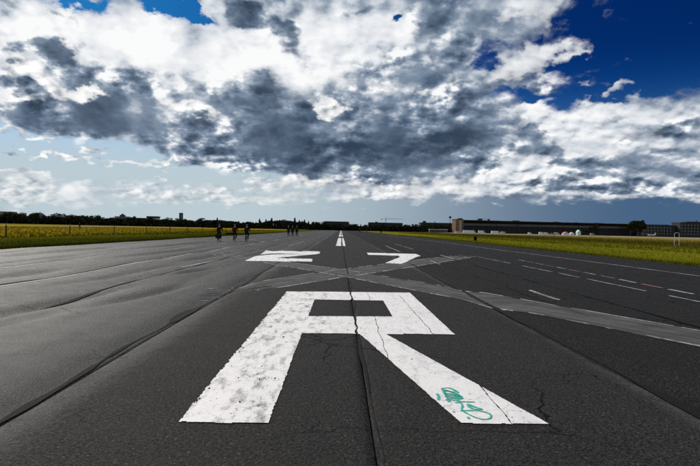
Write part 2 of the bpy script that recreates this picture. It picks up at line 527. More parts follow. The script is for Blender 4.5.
def asphalt_mat(name, base, tint=(1., .925, .87), rough=(.55, .8), spec=.14, lit_rim_grit=()):
    def fn(g, b):
        p = position(g)
        stone = g.voronoi(p, 75., 'F1', 'Color')
        sx, sy, sz = g.sep(stone)
        fine = g.noise(p, 95., 2, .7)
        grit = g.noise(p, 38., 3, .75)
        px, py, pz = g.sep(p)
        lng = g.xyz(px, py * .22, 0.)
        big = g.noise(lng, .45, 4, .55)
        med = g.noise(p, 2.3, 5, .6)
        warp = g.v('ADD', p, g.scale(g.v('SUBTRACT', g.noise(p, 1.7, 4, .6, color=True), (.5, .5, .5)), .55))
        ed = g.voronoi(warp, .42, 'DISTANCE_TO_EDGE')
        cm = g.smooth(g.noise(p, .23, 2, .5), .48, .60)
        crack = g.smooth(ed, .010, .003) * cm
        ed2 = g.voronoi(warp, 2.2, 'DISTANCE_TO_EDGE')
        crack = g.m('MAXIMUM', crack, g.smooth(ed2, .022, .006) * g.smooth(g.noise(p, .55, 2, .5), .60, .68) * .8)
        val = base * g.m('MAXIMUM', .2, .55 + sx * .55 + (fine - .5) * 3.2 + (grit - .5) * 4.0) * (.62 + big * .76) * (.72 + med * .56)
        chip = g.smooth(sy, .95, .98) * g.smooth(sz, .2, .9)      # a pale stone here and there
        val = val + chip * .07
        # pale grit, and the sunlit rim of the joints painted into the colour
        for (jx, sgn, wid, amt) in lit_rim_grit:
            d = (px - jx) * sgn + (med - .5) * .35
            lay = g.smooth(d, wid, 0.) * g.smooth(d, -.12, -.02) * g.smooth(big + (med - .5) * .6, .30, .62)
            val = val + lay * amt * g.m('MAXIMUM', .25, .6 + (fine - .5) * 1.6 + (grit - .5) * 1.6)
        val = val * (1. - crack * .85)
        col = g.mix(1., g.xyz(val, val, val), tint, 'MULTIPLY')
        g.put(b.inputs['Base Color'], col)
        r = g.lin(med * .5 + big * .5, .3, .7, rough[0], rough[1])
        g.put(b.inputs['Roughness'], r)
        b.inputs['Specular IOR Level'].default_value = spec
        bump(g, b, sx * .5 + fine * 1.0 + grit * 1.6 + med * .8 - crack * 3., .75, .010)
    return material(name, fn)


def paint_mat(name, col, wear=.5, dirt=.5, scale=1.):
    def fn(g, b):
        p = position(g)
        px, py, pz = g.sep(p)
        lng = g.xyz(px, py * .35, 0.)
        n1 = g.noise(lng, 2.2, 6, .62)
        n2 = g.noise(lng, 14., 5, .65)
        n3 = g.noise(p, 60., 3, .6)
        warp = g.v('ADD', p, g.scale(g.v('SUBTRACT', g.noise(p, 5., 4, .6, color=True), (.5, .5, .5)), .16))
        ed = g.voronoi(warp, 3.2, 'DISTANCE_TO_EDGE')
        crack = g.smooth(ed, .010, .002) * g.smooth(g.noise(p, .9, 3, .5), .42, .58) * .9
        ed2 = g.voronoi(warp, 9., 'DISTANCE_TO_EDGE')
        crack = g.m('MAXIMUM', crack, g.smooth(ed2, .035, .008) * g.smooth(g.noise(p, 1.4, 3, .5), .50, .66) * .5)
        worn = g.smooth(n2 * .6 + n1 * .55 + (n3 - .5) * .25 + g.smooth(px, .1, -.6) * g.smooth(py, 14., 12.) * .05, .74 - wear * .12, .84 - wear * .10)
        grime = g.smooth(n1 + (n2 - .5) * .5, .42, .85) * dirt
        c = g.mix(grime, col, tuple(v * .55 for v in col))
        stem = g.smooth(px, .1, -.5)
        sm = g.noise(g.xyz(px, py * .3, 0.), 6.5, 5, .6)
        c = g.mix(g.smooth(sm + (n2 - .5) * .5, .47, .70) * (.25 + stem * .65), c, tuple(v * .34 for v in col))
        c = g.mix((n3 - .5) * .7 + .12, c, tuple(v * .6 for v in col))
        c = g.mix(worn * .85, c, (.05, .048, .047))
        c = g.mix(crack * .7, c, (.03, .028, .027))
        g.put(b.inputs['Base Color'], c)
        b.inputs['Roughness'].default_value = .62
        bump(g, b, n3 * .5 + n2 * .6 - crack * 2. - worn, .5, .004)
    return material(name, fn)


def strip_mat(name, dx, dy):
    """scuffed pale asphalt with streaks along (dx, dy)"""
    def fn(g, b):
        p = position(g)
        al = g.v('DOT_PRODUCT', p, (dx, dy, 0), out=1)
        ac = g.v('DOT_PRODUCT', p, (-dy, dx, 0), out=1)
        s1 = g.noise(g.xyz(ac * 5., al * .22, 0.), 1., 4, .6)
        s2 = g.noise(g.xyz(ac * 16., al * .5, 0.), 1., 3, .6)
        n = g.noise(p, 1.3, 4, .6)
        fine = g.noise(p, 95., 2, .7)
        grit = g.noise(p, 38., 3, .75)
        k = g.smooth(s1 * .5 + s2 * .35 + n * .35, .42, .80)
        v = g.lin(k, 0., 1., .032, .125) * (.6 + fine * .45 + grit * .45)
        g.put(b.inputs['Base Color'], g.mix(1., g.xyz(v, v, v), (1., .96, .93), 'MULTIPLY'))
        b.inputs['Roughness'].default_value = .8
        b.inputs['Specular IOR Level'].default_value = .08
        bump(g, b, fine + grit * 1.6, .7, .010)
    return material(name, fn)


M = {}
M['strip_a'] = strip_mat('strip_a', .50, -.866)
M['strip_b'] = strip_mat('strip_b', .463, .886)
M['asphalt_centre'] = asphalt_mat('asphalt_centre', .035, spec=.035, lit_rim_grit=((-2.8, 1, .70, .12), (3.35, -1, .45, .09)))
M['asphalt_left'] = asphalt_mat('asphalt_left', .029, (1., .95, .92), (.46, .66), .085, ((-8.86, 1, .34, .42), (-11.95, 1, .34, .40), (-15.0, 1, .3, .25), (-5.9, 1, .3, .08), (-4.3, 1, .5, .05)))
M['asphalt_right'] = asphalt_mat('asphalt_right', .024, (1., .95, .92), (.6, .85), .03)
M['joint'] = plain('joint', (.008, .008, .008), .9)
M['patch'] = asphalt_mat('patch', .115, (1., .97, .94), (.6, .8), .06)
M['tar'] = plain('tar', (.006, .0058, .0056), .8, 0, .4, 14., .9, .12)
M['paint'] = paint_mat('paint', (.82, .775, .755), .45, .35)
M['paint_new'] = paint_mat('paint_new', (.82, .80, .78), -.2, .2)
M['paint_worn'] = paint_mat('paint_worn', (.40, .395, .39), 2.0, .8)
M['paint_edge'] = paint_mat('paint_edge', (.34, .335, .32), 1.8, .8)
M['paint_red'] = paint_mat('paint_red', (.24, .07, .06), 1.6, .6)
M['spray_green'] = plain('spray_green', (.02, .36, .26), .5, 0, .35, 30.)


def ground_fn(g, b):
    p = position(g)
    px, py, pz = g.sep(p)
    n0 = g.noise(g.xyz(px * .5, py * .12, 0.), .12, 4, .55)
    n1 = g.noise(p, .35, 5, .6)
    n2 = g.noise(p, 5., 5, .65)
    lat = px + (n0 - .5) * 26. + (n1 - .5) * 7.
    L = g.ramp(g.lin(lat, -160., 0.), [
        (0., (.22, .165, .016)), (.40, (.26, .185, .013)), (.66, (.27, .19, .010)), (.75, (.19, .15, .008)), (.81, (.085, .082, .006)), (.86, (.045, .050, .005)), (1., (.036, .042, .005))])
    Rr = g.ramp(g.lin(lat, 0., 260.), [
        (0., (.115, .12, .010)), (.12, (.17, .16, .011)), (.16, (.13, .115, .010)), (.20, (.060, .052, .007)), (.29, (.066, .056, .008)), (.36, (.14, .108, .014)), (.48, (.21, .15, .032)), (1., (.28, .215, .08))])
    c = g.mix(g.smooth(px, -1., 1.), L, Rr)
    c = g.mix(1., c, g.ramp(n2, [(.25, (.55, .55, .55)), (.75, (1.35, 1.35, 1.35))]), 'MULTIPLY')
    g.put(b.inputs['Base Color'], c)
    b.inputs['Roughness'].default_value = .95
    b.inputs['Specular IOR Level'].default_value = 0.
    bump(g, b, n2 + n1 * 3., .8, .12)
M['meadow'] = material('meadow', ground_fn)


def grass_fn(g, b):
    p = position(g)
    px, py, pz = g.sep(p)
    n1 = g.noise(p, .35, 5, .6)
    n2 = g.noise(p, 3., 3, .6)
    lat = px + (n1 - .5) * 7.
    L = g.ramp(g.lin(lat, -160., 0.), [(0., (.17, .13, .012)), (.72, (.175, .132, .010)), (.81, (.085, .084, .006)), (.87, (.055, .060, .005)), (1., (.045, .052, .005))])
    Rr = g.ramp(g.lin(lat, 0., 260.), [(0., (.11, .125, .008)), (.12, (.17, .165, .010)), (.17, (.11, .10, .009)), (.22, (.065, .058, .009)), (.5, (.20, .155, .03))])
    c = g.mix(g.smooth(px, -1., 1.), L, Rr)
    c = g.mix(1., c, g.ramp(n2, [(.25, (.6, .6, .55)), (.75, (1.3, 1.3, 1.2))]), 'MULTIPLY')
    g.put(b.inputs['Base Color'], c)
    b.inputs['Roughness'].default_value = .8
    b.inputs['Specular IOR Level'].default_value = 0.
M['grass'] = material('grass', grass_fn)


def leaf_fn(c0, c1):
    def fn(g, b):
        p = position(g)
        n = g.noise(p, .45, 3, .6)
        rnd = S(g, g.n('ShaderNodeObjectInfo').outputs['Random'])
        c = g.mix(g.smooth(n, .3, .7), c0, c1)
        c = g.mix(rnd * .5, c, tuple(v * .5 for v in c0))
        g.put(b.inputs['Base Color'], c)
        b.inputs['Roughness'].default_value = .85
        b.inputs['Specular IOR Level'].default_value = .05
    return fn
M['leaf'] = material('leaf', leaf_fn((.014, .018, .006), (.030, .037, .011)))
M['leaf_dark'] = material('leaf_dark', leaf_fn((.010, .013, .007), (.018, .022, .009)))
M['bark'] = plain('bark', (.045, .036, .028), .9, 0, .3, 4.)
M['post'] = plain('post', (.030, .023, .017), .85, 0, .35, 9., .4)
M['wire'] = plain('wire', (.05, .045, .04), .5, .7)
M['concrete'] = plain('concrete', (.30, .285, .25), .9, 0, .15, .15)
M['render_grey'] = plain('render_grey', (.20, .21, .225), .85, 0, .15, .3)
M['render_pale'] = plain('render_pale', (.36, .37, .385), .85, 0, .12, .3)
M['render_blue'] = plain('render_blue', (.075, .088, .12), .8, 0, .15, .3)
M['render_dark'] = plain('render_dark', (.016, .0165, .019), .85, 0, .2, .3)
M['brick_brown'] = plain('brick_brown', (.19, .105, .055), .85, 0, .2, .5)
M['stone_sand'] = plain('stone_sand', (.36, .29, .20), .85, 0, .12, .4)
M['roof_dark'] = plain('roof_dark', (.022, .021, .023), .75, 0, .25, .4)
M['steel_dark'] = plain('steel_dark', (.016, .017, .019), .6, .3)
M['white_coat'] = plain('white_coat', (.55, .55, .56), .4, 0, .08, .6)
M['red_coat'] = plain('red_coat', (.40, .07, .09), .5, 0, .15, .6)
M['pink_cloth'] = plain('pink_cloth', (.60, .22, .26), .8, 0, .15, .6)
M['green_coat'] = plain('green_coat', (.30, .50, .42), .6, 0, .15, .6)
M['rubber'] = plain('rubber', (.012, .012, .012), .8)
M['chrome'] = plain('chrome', (.10, .10, .11), .55, .5, .1)
M['black_frame'] = plain('black_frame', (.014, .014, .016), .35, .2)
M['cloth_black'] = plain('cloth_black', (0.0088, 0.0088, 0.0105), .95, 0, .3, 8., 0., .04)
M['cloth_navy'] = plain('cloth_navy', (0.0099, 0.011, 0.0165), .95, 0, .3, 8., 0., .04)
M['cloth_wine'] = plain('cloth_wine', (0.0275, 0.0077, 0.0088), .95, 0, .3, 8., 0., .04)
M['cloth_brown'] = plain('cloth_brown', (0.022, 0.0154, 0.0121), .95, 0, .3, 8., 0., .04)
M['cloth_pale'] = plain('cloth_pale', (.42, .40, .36), .9, 0, .15, 8.)
M['cloth_grey'] = plain('cloth_grey', (0.0303, 0.0303, 0.033), .95, 0, .25, 8., 0., .04)
M['skin'] = plain('skin', (.40, .24, .17), .6, 0, .1, 8.)
M['hair'] = plain('hair', (.020, .014, .010), .6, 0, .3, 20.)
M['bag'] = plain('bag', (.009, .009, .010), .9, 0, .3, 6., 0., .05)


def glass_fn(g, b):
    b.inputs['Base Color'].default_value = (.05, .06, .075, 1)
    b.inputs['Roughness'].default_value = .12
    b.inputs['Specular IOR Level'].default_value = .8
M['glass'] = material('glass', glass_fn)


# ------------------------------------------------------------------ terrain
def ground_sheet():
    xs = np.concatenate([-np.geomspace(20.6, 7000, 46)[::-1], [-20.05, -19.9, 19.45, 19.6], np.geomspace(20.2, 7000, 46)])
    ys = np.concatenate([[-3000, -800, -200, -60], np.arange(-20, 200, 4.), np.geomspace(204, 9000, 40)])
    X, Y = np.meshgrid(xs, ys)
    Z = np.where((X > -19.95) & (X < 19.5), -.9, .05 + .05 * vn(X / 7., Y / 9., 3))
    V = np.stack([X, Y, Z], -1).reshape(-1, 3)
    nx, ny = len(xs), len(ys)
    I = np.arange(nx * ny).reshape(ny, nx)
    Q = np.stack([I[:-1, :-1], I[:-1, 1:], I[1:, 1:], I[1:, :-1]], -1).reshape(-1, 4)
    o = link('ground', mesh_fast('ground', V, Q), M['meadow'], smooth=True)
    tag(o, kind='structure')
ground_sheet()

LEFT, RIGHT = -19.95, 19.5
SEAMS = [(-18.0, .010, .3), (-15.05, .022, .45), (-12.0, .04, .36), (-8.9, .045, .36), (-5.9, .03, .6), (-2.8, .115, .30),
         (.28, .005, .06), (3.35, .045, .30), (6.42, .014, .4), (9.5, .012, .35), (12.55, .010, .3), (15.65, .010, .3)]


# hollows worn into the old left lanes: two ends, depth, half width
HOLLOWS = [(-6.3, 8.2, -5.6, 13.2, .10, .26), (-4.7, 10.4, -4.2, 14.2, .09, .24), (-5.7, 17.2, -4.9, 20.5, .09, .28), (-5.9, 6.6, -5.0, 10.0, .05, .3), (-10.4, 13., -9.9, 19., .09, .35),
           (-7.4, 14., -6.9, 22., .08, .35), (-13.6, 18., -13.2, 27., .10, .4), (-7.2, 24., -6.8, 33., .10, .4), (-10.6, 26., -10.3, 40., .12, .45), (-16.3, 24., -15.9, 38., .10, .5), (-5.2, 27., -4.6, 36., .08, .4), (-13.9, 36., -13.6, 58., .12, .5), (5.0, 12., 5.4, 17., .05, .3), (7.6, 16., 8.0, 24., .05, .35)]


def hgt(x, y):
    x = np.asarray(x, dtype=float)
    y = np.asarray(y, dtype=float)
    lf = sstep(-x, 3.0, 5.2)
    z = lf * .10 * (fb(x / 2.6 + y / 30., y / 8.5, 21, 2) - .5)
    z = z + lf * .035 * (vn(x / .8 + y / 14., y / 3.2, 33) - .5)
    z = z + .012 * (vn(x / 3., y / 9., 5) - .5)
    z = z + sstep(x, 3.6, 5.) * .030 * (fb(x / 2.8, y / 9., 41, 2) - .5)
    for x0, y0, x1, y1, dep, wid in HOLLOWS:
        t = np.clip((y - y0) / (y1 - y0), -.3, 1.3)
        cx = x0 + (x1 - x0) * t + .12 * (vn(y / 1.3, y * 0 + x0, 6) - .5)
        z = z - dep * np.exp(-((x - cx) / wid) ** 2) * sstep(t, -.25, .35) * sstep(-t, -1.25, -.7)
    for sx, dep, wid in SEAMS:
        z = z - (1. - .8 * sstep(y, 17., 24.) * (abs(sx) < 4)) * dep * (.35 + 1.1 * vn(y / 3.7 + 9. * sx, y * 0., 8)) * np.exp(-((x - sx - .05 * (vn(y / 2., y * 0 + sx, 4) - .5)) / wid) ** 2)
    return z


def runway():
    base = MB()
    base.box((LEFT + RIGHT) / 2, 935, -.40, RIGHT - LEFT - .02, 1990, .10)
    root = base.build('runway', M['joint'])
    tag(root, kind='structure')
    ys = np.concatenate([np.arange(-40, 2, 2.), np.arange(2, 34, .25), np.geomspace(34.3, 1900, 190)])
    edges = [LEFT] + [s[0] for s in SEAMS] + [RIGHT]
    for a, b in zip(edges[:-1], edges[1:]):
        gap = .006
        n = 36 if b < -2. else 24
        u = np.linspace(0, 1, n)
        u = .5 - .5 * np.cos(u * math.pi)
        u = .45 * u + .55 * np.linspace(0, 1, n)
        xs = a + gap + (b - a - 2 * gap) * u
        X, Y = np.meshgrid(xs, ys)
        e = np.minimum(X - a, b - X)
        side = .006 * (vn(Y / .35, X * 0 + a, 17) - .5) * (e < .03)
        Z = hgt(X, Y) - .010 * np.exp(-e / .025)
        X = X + side
        nx, ny = len(xs), len(ys)
        V = np.stack([X, Y, Z], -1).reshape(-1, 3)
        # side faces of the slab
        Lw = np.stack([X[:, 0], Y[:, 0], Z[:, 0] - .12], -1)
        Rw = np.stack([X[:, -1], Y[:, -1], Z[:, -1] - .12], -1)
        I = np.arange(nx * ny).reshape(ny, nx)
        Q = [np.stack([I[:-1, :-1], I[:-1, 1:], I[1:, 1:], I[1:, :-1]], -1).reshape(-1, 4)]
        li = nx * ny + np.arange(ny)
        ri = li + ny
        Q.append(np.stack([li[:-1], I[:-1, 0], I[1:, 0], li[1:]], -1))
        Q.append(np.stack([I[:-1, -1], ri[:-1], ri[1:], I[1:, -1]], -1))
        V = np.concatenate([V, Lw, Rw])
        mat = M['asphalt_left'] if b < -2.5 else (M['asphalt_centre'] if b < 3.5 else M['asphalt_right'])
        link('paving_lane', mesh_fast('paving_lane', V, np.concatenate(Q)), mat, root, smooth=True)
    return root
RUNWAY = runway()


# ------------------------------------------------------------------ things lying on the runway surface
def cell_sheet(name, mask, x0, x1, y0, y1, dx, dy, lift, mat, parent=None, jit=.35):
    """a thin sheet of small cells kept where mask(x, y) holds: ragged, chipped outlines"""
    xs = np.arange(x0, x1 + dx, dx)
    ys = np.arange(y0, y1 + dy, dy)
    X, Y = np.meshgrid(xs, ys)
    keep = mask((X[:-1, :-1] + dx / 2), (Y[:-1, :-1] + dy / 2))
    X = X + (rng.random(X.shape) - .5) * dx * jit
    Y = Y + (rng.random(Y.shape) - .5) * dy * jit
    return _sheet(name, X, Y, keep, lift, mat, parent)


def _sheet(name, X, Y, keep, lift, mat, parent):
    ny, nx = X.shape
    Z = hgt(X, Y) + lift
    I = np.arange(nx * ny).reshape(ny, nx)
    Q = np.stack([I[:-1, :-1], I[:-1, 1:], I[1:, 1:], I[1:, :-1]], -1)[keep]
    used, inv = np.unique(Q.ravel(), return_inverse=True)
    V = np.stack([X, Y, Z], -1).reshape(-1, 3)[used]
    return link(name, mesh_fast(name, V, inv.reshape(-1, 4)), mat, parent, smooth=True)


def ribbon(name, left, right, n_across, step, lift, mat, parent=None, mask=None, wob=0.):
    """strip between two polylines on the ground"""
    L, Rr = np.array(left, float), np.array(right, float)
    def cum(P):
        return np.concatenate([[0], np.cumsum(np.hypot(*np.diff(P, axis=0).T))])
    cl, cr = cum(L), cum(Rr)
    n = max(2, int(max(cl[-1], cr[-1]) / step))
    t = np.linspace(0, 1, n)
    lx, ly = np.interp(t * cl[-1], cl, L[:, 0]), np.interp(t * cl[-1], cl, L[:, 1])
    rx, ry = np.interp(t * cr[-1], cr, Rr[:, 0]), np.interp(t * cr[-1], cr, Rr[:, 1])
    u = np.linspace(0, 1, n_across + 1)[None, :]
    X = lx[:, None] * (1 - u) + rx[:, None] * u
    Y = ly[:, None] * (1 - u) + ry[:, None] * u
    if wob:
        X = X + wob * (vn(Y / (.5 if wob < .1 else 3.), X * 0 + 3., 55) - .5)
    keep = np.ones((n - 1, n_across), bool) if mask is None else mask(X[:-1, :-1], Y[:-1, :-1], np.broadcast_to(u[:, :-1], (n - 1, n_across)))
    return _sheet(name, X, Y, keep, lift, mat, parent)


def inside(poly, X, Y, ex=0., ey=0.):
    """point in polygon with the sample pushed about by (ex, ey)"""
    px, py = X + ex, Y + ey
    ok = np.zeros(X.shape, bool)
    n = len(poly)
    for i in range(n):
        (x1, y1), (x2, y2) = poly[i], poly[(i + 1) % n]
        c = (y1 > py) != (y2 > py)
        xi = (x2 - x1) * (py - y1) / (y2 - y1 + 1e-12) + x1
        ok ^= c & (px < xi)
    return ok


LETTER = [
    [(-1.29, 4.21), (-.56, 4.22), (-.56, 13.06), (-1.32, 12.98)],          # stem
    [(-.57, 11.60), (.99, 11.63), (.99, 13.15), (-.57, 13.06)],            # head bar
    [(.98, 7.95), (1.79, 7.95), (1.79, 13.20), (.98, 13.15)],              # bowl
    [(-.57, 7.86), (.99, 7.90), (.99, 9.50), (-.57, 9.38)],                # middle bar
    [(1.03, 4.27), (1.77, 4.28), (.70, 7.96), (.31, 7.92)],                # leg
]


def letter_mask(X, Y):
    rag = .35 + .75 * sstep(-X, .2, 1.4)
    ex = rag * (.017 * (fb(X / .11, Y / .16, 61) - .5) * 2 + .009 * (vn(X / .03, Y / .05, 65) - .5) * 2)
    ey = rag * (.030 * (fb(X / .12, Y / .2, 71) - .5) * 2)
    ok = np.zeros(X.shape, bool)
    for poly in LETTER:
        ok |= inside(poly, X, Y, ex, ey)
    # joints and long cracks that break the paint
    wig = .03 * (vn(Y / .35, X * 0., 81) - .5)
    ok &= ~(np.abs(X - .28 - wig * 1.6) < .010 + .022 * vn(Y / .22, X * 0, 82) * (Y > 7.5))
    c1 = .62 + .09 * (Y - 8.) / 5. * (Y > 8)
    ok &= ~((np.abs(X - c1 - wig) < .0045) & (Y > 6.3))
    ok &= ~((np.abs(X - 1.46 - wig) < .005) & (((Y > 7.9) & (Y < 12.6)) | (Y < 5.5)))
    # chips knocked out near the left edge and along the wheel track of the stem
    chips = fb(X / .035, Y / .075, 91)
    lim = .86 - .11 * np.exp(-((X + .80) / .12) ** 2) * sstep(Y, 4.5, 5.5) * sstep(-Y, -8.8, -7.5) - .14 * np.exp(-((X + 1.28) / .07) ** 2) - .08 * np.exp(-((X - .27) / .25) ** 2)
    ok &= chips < lim
    return ok


rlet = cell_sheet('painted_letter', letter_mask, -1.42, 1.9, 4.1, 13.35, .0070, .015, .0075, M['paint'])
tag(rlet, 'large white painted letter R with cracked paint and green graffiti on its leg', 'letter')


def stroke(mb, pts, w):
    """flat spray line on the letter"""
    P = [Vector((x, y)) for x, y in pts]
    for i in range(len(P)):
        t = (P[min(i + 1, len(P) - 1)] - P[max(i - 1, 0)]).normalized()
        nrm = Vector((-t.y, t.x)) * w * (.7 + .6 * random.random())
        for q in (P[i] + nrm, P[i] - nrm):
            mb.v.append((q.x, q.y, float(hgt(q.x, q.y)) + .0105))
        if i:
            b = len(mb.v)
            mb.f.append((b - 4, b - 3, b - 1, b - 2))


def curve(pts, n=8):
    """Catmull-Rom through the points"""
    P = [pts[0]] + list(pts) + [pts[-1]]
    out = []
    for i in range(1, len(P) - 2):
        for k in range(n):
            t = k / n
            out.append(tuple(.5 * (2 * P[i][c] + (P[i + 1][c] - P[i - 1][c]) * t + (2 * P[i - 1][c] - 5 * P[i][c] + 4 * P[i + 1][c] - P[i + 2][c]) * t * t
                             + (3 * P[i][c] - P[i - 1][c] - 3 * P[i + 1][c] + P[i + 2][c]) * t ** 3) for c in (0, 1)))
    out.append(tuple(pts[-1]))
    return out
graf = MB()
for pts, w in (
    ([(.97, 5.03), (.97, 4.95), (.95, 4.85)], .014),
    ([(1.05, 5.2), (1.11, 5.22), (1.15, 5.19), (1.19, 5.07)], .014),
    ([(1.05, 5.12), (1.11, 5.11), (1.17, 5.03), (1.19, 4.9)], .014),
    ([(1.04, 5.03), (1.11, 5.03), (1.16, 4.94), (1.19, 4.89)], .014),
    ([(1.03, 4.94), (1.1, 4.94), (1.15, 4.88)], .014),
    ([(1.02, 4.85), (1.09, 4.85), (1.14, 4.81), (1.22, 4.8), (1.28, 4.8)], .014),
    ([(1.05, 5.19), (1.05, 5.0), (1.04, 4.79)], .014),
    ([(1.06, 5.16), (1.13, 5.08), (1.18, 4.94)], .014),
    ([(1.04, 4.98), (1.12, 4.99), (1.17, 4.87)], .014),
    ([(1.04, 4.89), (1.11, 4.9), (1.14, 4.84)], .014),
    ([(1.09, 4.77), (1.14, 4.77), (1.14, 4.69), (1.11, 4.58), (1.14, 4.48), (1.2, 4.38), (1.27, 4.36), (1.32, 4.41), (1.33, 4.49), (1.28, 4.55), (1.2, 4.57), (1.09, 4.56)], .010),
    ([(1.19, 4.74), (1.24, 4.67), (1.29, 4.6), (1.22, 4.61), (1.19, 4.69)], .014),
    ([(1.02, 4.54), (1.03, 4.52)], .010),
    ([(1.12, 4.41), (1.12, 4.36)], .010),):
    stroke(graf, curve(pts), w)
gr = graf.build('graffiti', M['spray_green'], rlet)
gr['label'] = 'scrawled turquoise green spray paint tag on the leg of the letter'


DIGIT2 = [(-5.1, 35.6), (-4.9, 31.9), (-2.0, 32.0), (-3.0, 31.4), (-4.0, 30.8), (-4.75, 29.2), (-4.5, 24.5), (-1.37, 24.9), (-1.45, 27.1), (-3.4, 27.4), (-3.0, 28.6), (-2.0, 30.9), (-1.55, 31.9), (-1.33, 33.0), (-1.38, 35.3), (-1.6, 36.0)]
DIGIT7 = [(1.80, 35.4), (1.75, 32.6), (3.62, 32.4), (3.56, 30.9), (2.16, 24.9), (2.90, 24.5), (4.60, 31.2), (5.05, 32.6), (5.15, 35.3)]
for poly, txt in ((DIGIT2, 'white painted digit 2 with two parallel bars and a slanting stroke'), (DIGIT7, 'white painted hooked digit 7 with a single top bar')):
    P = np.array(poly)
    o = cell_sheet('painted_digit', lambda X, Y, poly=poly: inside(poly, X, Y, .05 * (fb(X / .2, Y / .4, 14) - .5), .10 * (fb(X / .2, Y / .4, 15) - .5)) & (fb(X / .1, Y / .25, 16) < .8),
                   P[:, 0].min() - .1, P[:, 0].max() + .1, P[:, 1].min() - .2, P[:, 1].max() + .2, .045, .11, .012, M['paint_new'])
    tag(o, txt, 'number', 'runway number')

# centre line dashes: two or three worn bars side by side
y = 48.5
ordinal = ['first', 'second', 'third', 'fourth', 'fifth', 'sixth', 'seventh', 'eighth', 'ninth', 'tenth']
k = 0
while y < 640:
    ln = 42.
    o = cell_sheet('centre_line_dash', lambda X, Y: ((np.abs(X + .20) < .26) | (np.abs(X - .33) < .11 + .05 * vn(Y / 3, X * 0, 2))) & (fb(X / .15, Y / .9, 24) < .72),
                   -.5, .5, y, y + ln, .05, .5, .016, M['paint_new'])
    tag(o, 'white centre line dash on the runway, %s beyond the painted number' % ordinal[k], 'road marking', 'centre line dashes')
    y += ln + 17.5
    k += 1

# pale strips where old tracks cross the runway
A_L = [(-9.9, 36.2), (-6.6, 30.8), (.0, 20.6), (3.35, 14.5), (6.18, 8.75), (6.9, 7.2)]
A_R = [(-8.9, 32.6), (-6.0, 28.0), (-.02, 17.5), (2.80, 12.1), (5.23, 7.45), (5.9, 6.1)]
B_L = [(-3.5, 13.0), (-2.53, 15.1), (-.81, 18.8), (.0, 20.5), (2.12, 24.6), (8.0, 35.2), (10.9, 40.2)]
B_R = [(-3.06, 11.3), (-2.45, 12.35), (-1.25, 14.4), (.0, 16.8), (1.25, 19.0), (6.9, 29.6), (10.0, 35.3)]
def lerp2(A, B, t):
    return [(a[0] * (1 - t) + b[0] * t, a[1] * (1 - t) + b[1] * t) for a, b in zip(A, B)]
for A, B, sd in ((A_L, A_R, 3), (B_L, B_R, 9)):
    lift = .004 if sd == 9 else .006
    # scuffs run lengthwise; the ends fade out
    def scuff(X, Y, u, sd=sd):
        end = (.30 * sstep(-Y, -15.5, -12.) if sd == 9 else 0.) + .45 * sstep(Y, 31., 36.)
        return .6 * fb(u * 11., Y / 3.2, sd) + .4 * fb(X / .25, Y / .5, sd + 1) < .78 - end * 1.3 - .35 * sstep(np.abs(u - .5), .40, .5)
    ribbon('pale_strip', A, B, 34, .06, lift, M['strip_b' if sd == 9 else 'strip_a'], RUNWAY, scuff)
    for t0, t1 in ((.0, .05), (.93, .99)):
        def worn(X, Y, u, sd=sd, t0=t0):
            end = (.30 * sstep(-Y, -15.5, -12.5) if sd == 9 else 0.) + .45 * sstep(Y, 31., 36.)
            return fb(X / .3, Y / .7, sd + 4 + int(t0 * 10)) < .58 - end
        ribbon('strip_border', lerp2(A, B, t0), lerp2(A, B, t1), 4, .05, lift + .002, M['paint_edge'], RUNWAY, worn)

# lines of the old race course on the right, pale stripes on the left
def line(name, x, y0, y1, w, mat, wear=.62, seed=1, lift=.010, slope=0., wob=.03):
    return ribbon(name, [(x - w / 2, y0), (x - w / 2 + slope, y1)], [(x + w / 2, y0), (x + w / 2 + slope, y1)], 5, .12 if y1 - y0 < 30 else .3, lift, mat, None,
                  None, wob)
segs = [(4.5, 9.5, .55), (10.4, 13.6, .6), (14.6, 18.2, .72), (18.8, 20.6, .6), (21.2, 24.8, .62), (26.5, 33.0, .66)]
for i, (a, b, wv) in enumerate(segs):
    tag(line('lane_line', 8.75, a, b, .085, M['paint_worn'], wv, 5 + i, .012, .02), 'worn thin white line segment on the right half of the runway', 'road marking', 'worn white line segments right of the runway number')
y, i = 9.6, 0
while y < 30:
    red = i % 2 == 0
    o = line('kerb_dash', 9.55 + (y - 9.6) * .045, y, y + 1.15, .12, M['paint_red'] if red else M['paint_worn'], .64, 15 + i, .012, .05)
    if red:
        tag(o, 'short faded red dash beside the worn white line', 'road marking', 'red dashes of the race course')
    else:
        tag(o, 'short faded white dash between red dashes', 'road marking', 'white dashes of the race course')
    y += 1.5
    i += 1
tag(line('side_stripe', 14.4, 12, 160, .13, M['paint_worn'], .56, 31), 'long faded white side stripe near the right grass verge', 'road marking')
for i, (x, a, b, w) in enumerate([(-8.62, 6, 70, .11), (-11.75, 10, 90, .10), (-14.85, 14, 120, .10)]):
    tag(line('left_stripe', x, a, b, w, M['paint_edge'], .50, 41 + i, .010, 0., .22), ['long ragged pale stripe left of the runway number', 'faint pale stripe between two others on the left lanes', 'faint pale stripe near the left grass verge'][i], 'road marking')
for i, (x, a, b) in enumerate([(-6.2, 20.3, 25.), (4.75, 24.6, 28.), (6.6, 30., 34.5), (4.4, 38, 52), (6.2, 44, 60), (-4.6, 46, 64), (5.3, 12.4, 14.6)]):
    tag(line('stray_mark', x, a, b, .10, M['paint_worn'], .60, 51 + i, .012, .1), 'short stray white paint mark on the asphalt', 'road marking', 'stray paint marks')

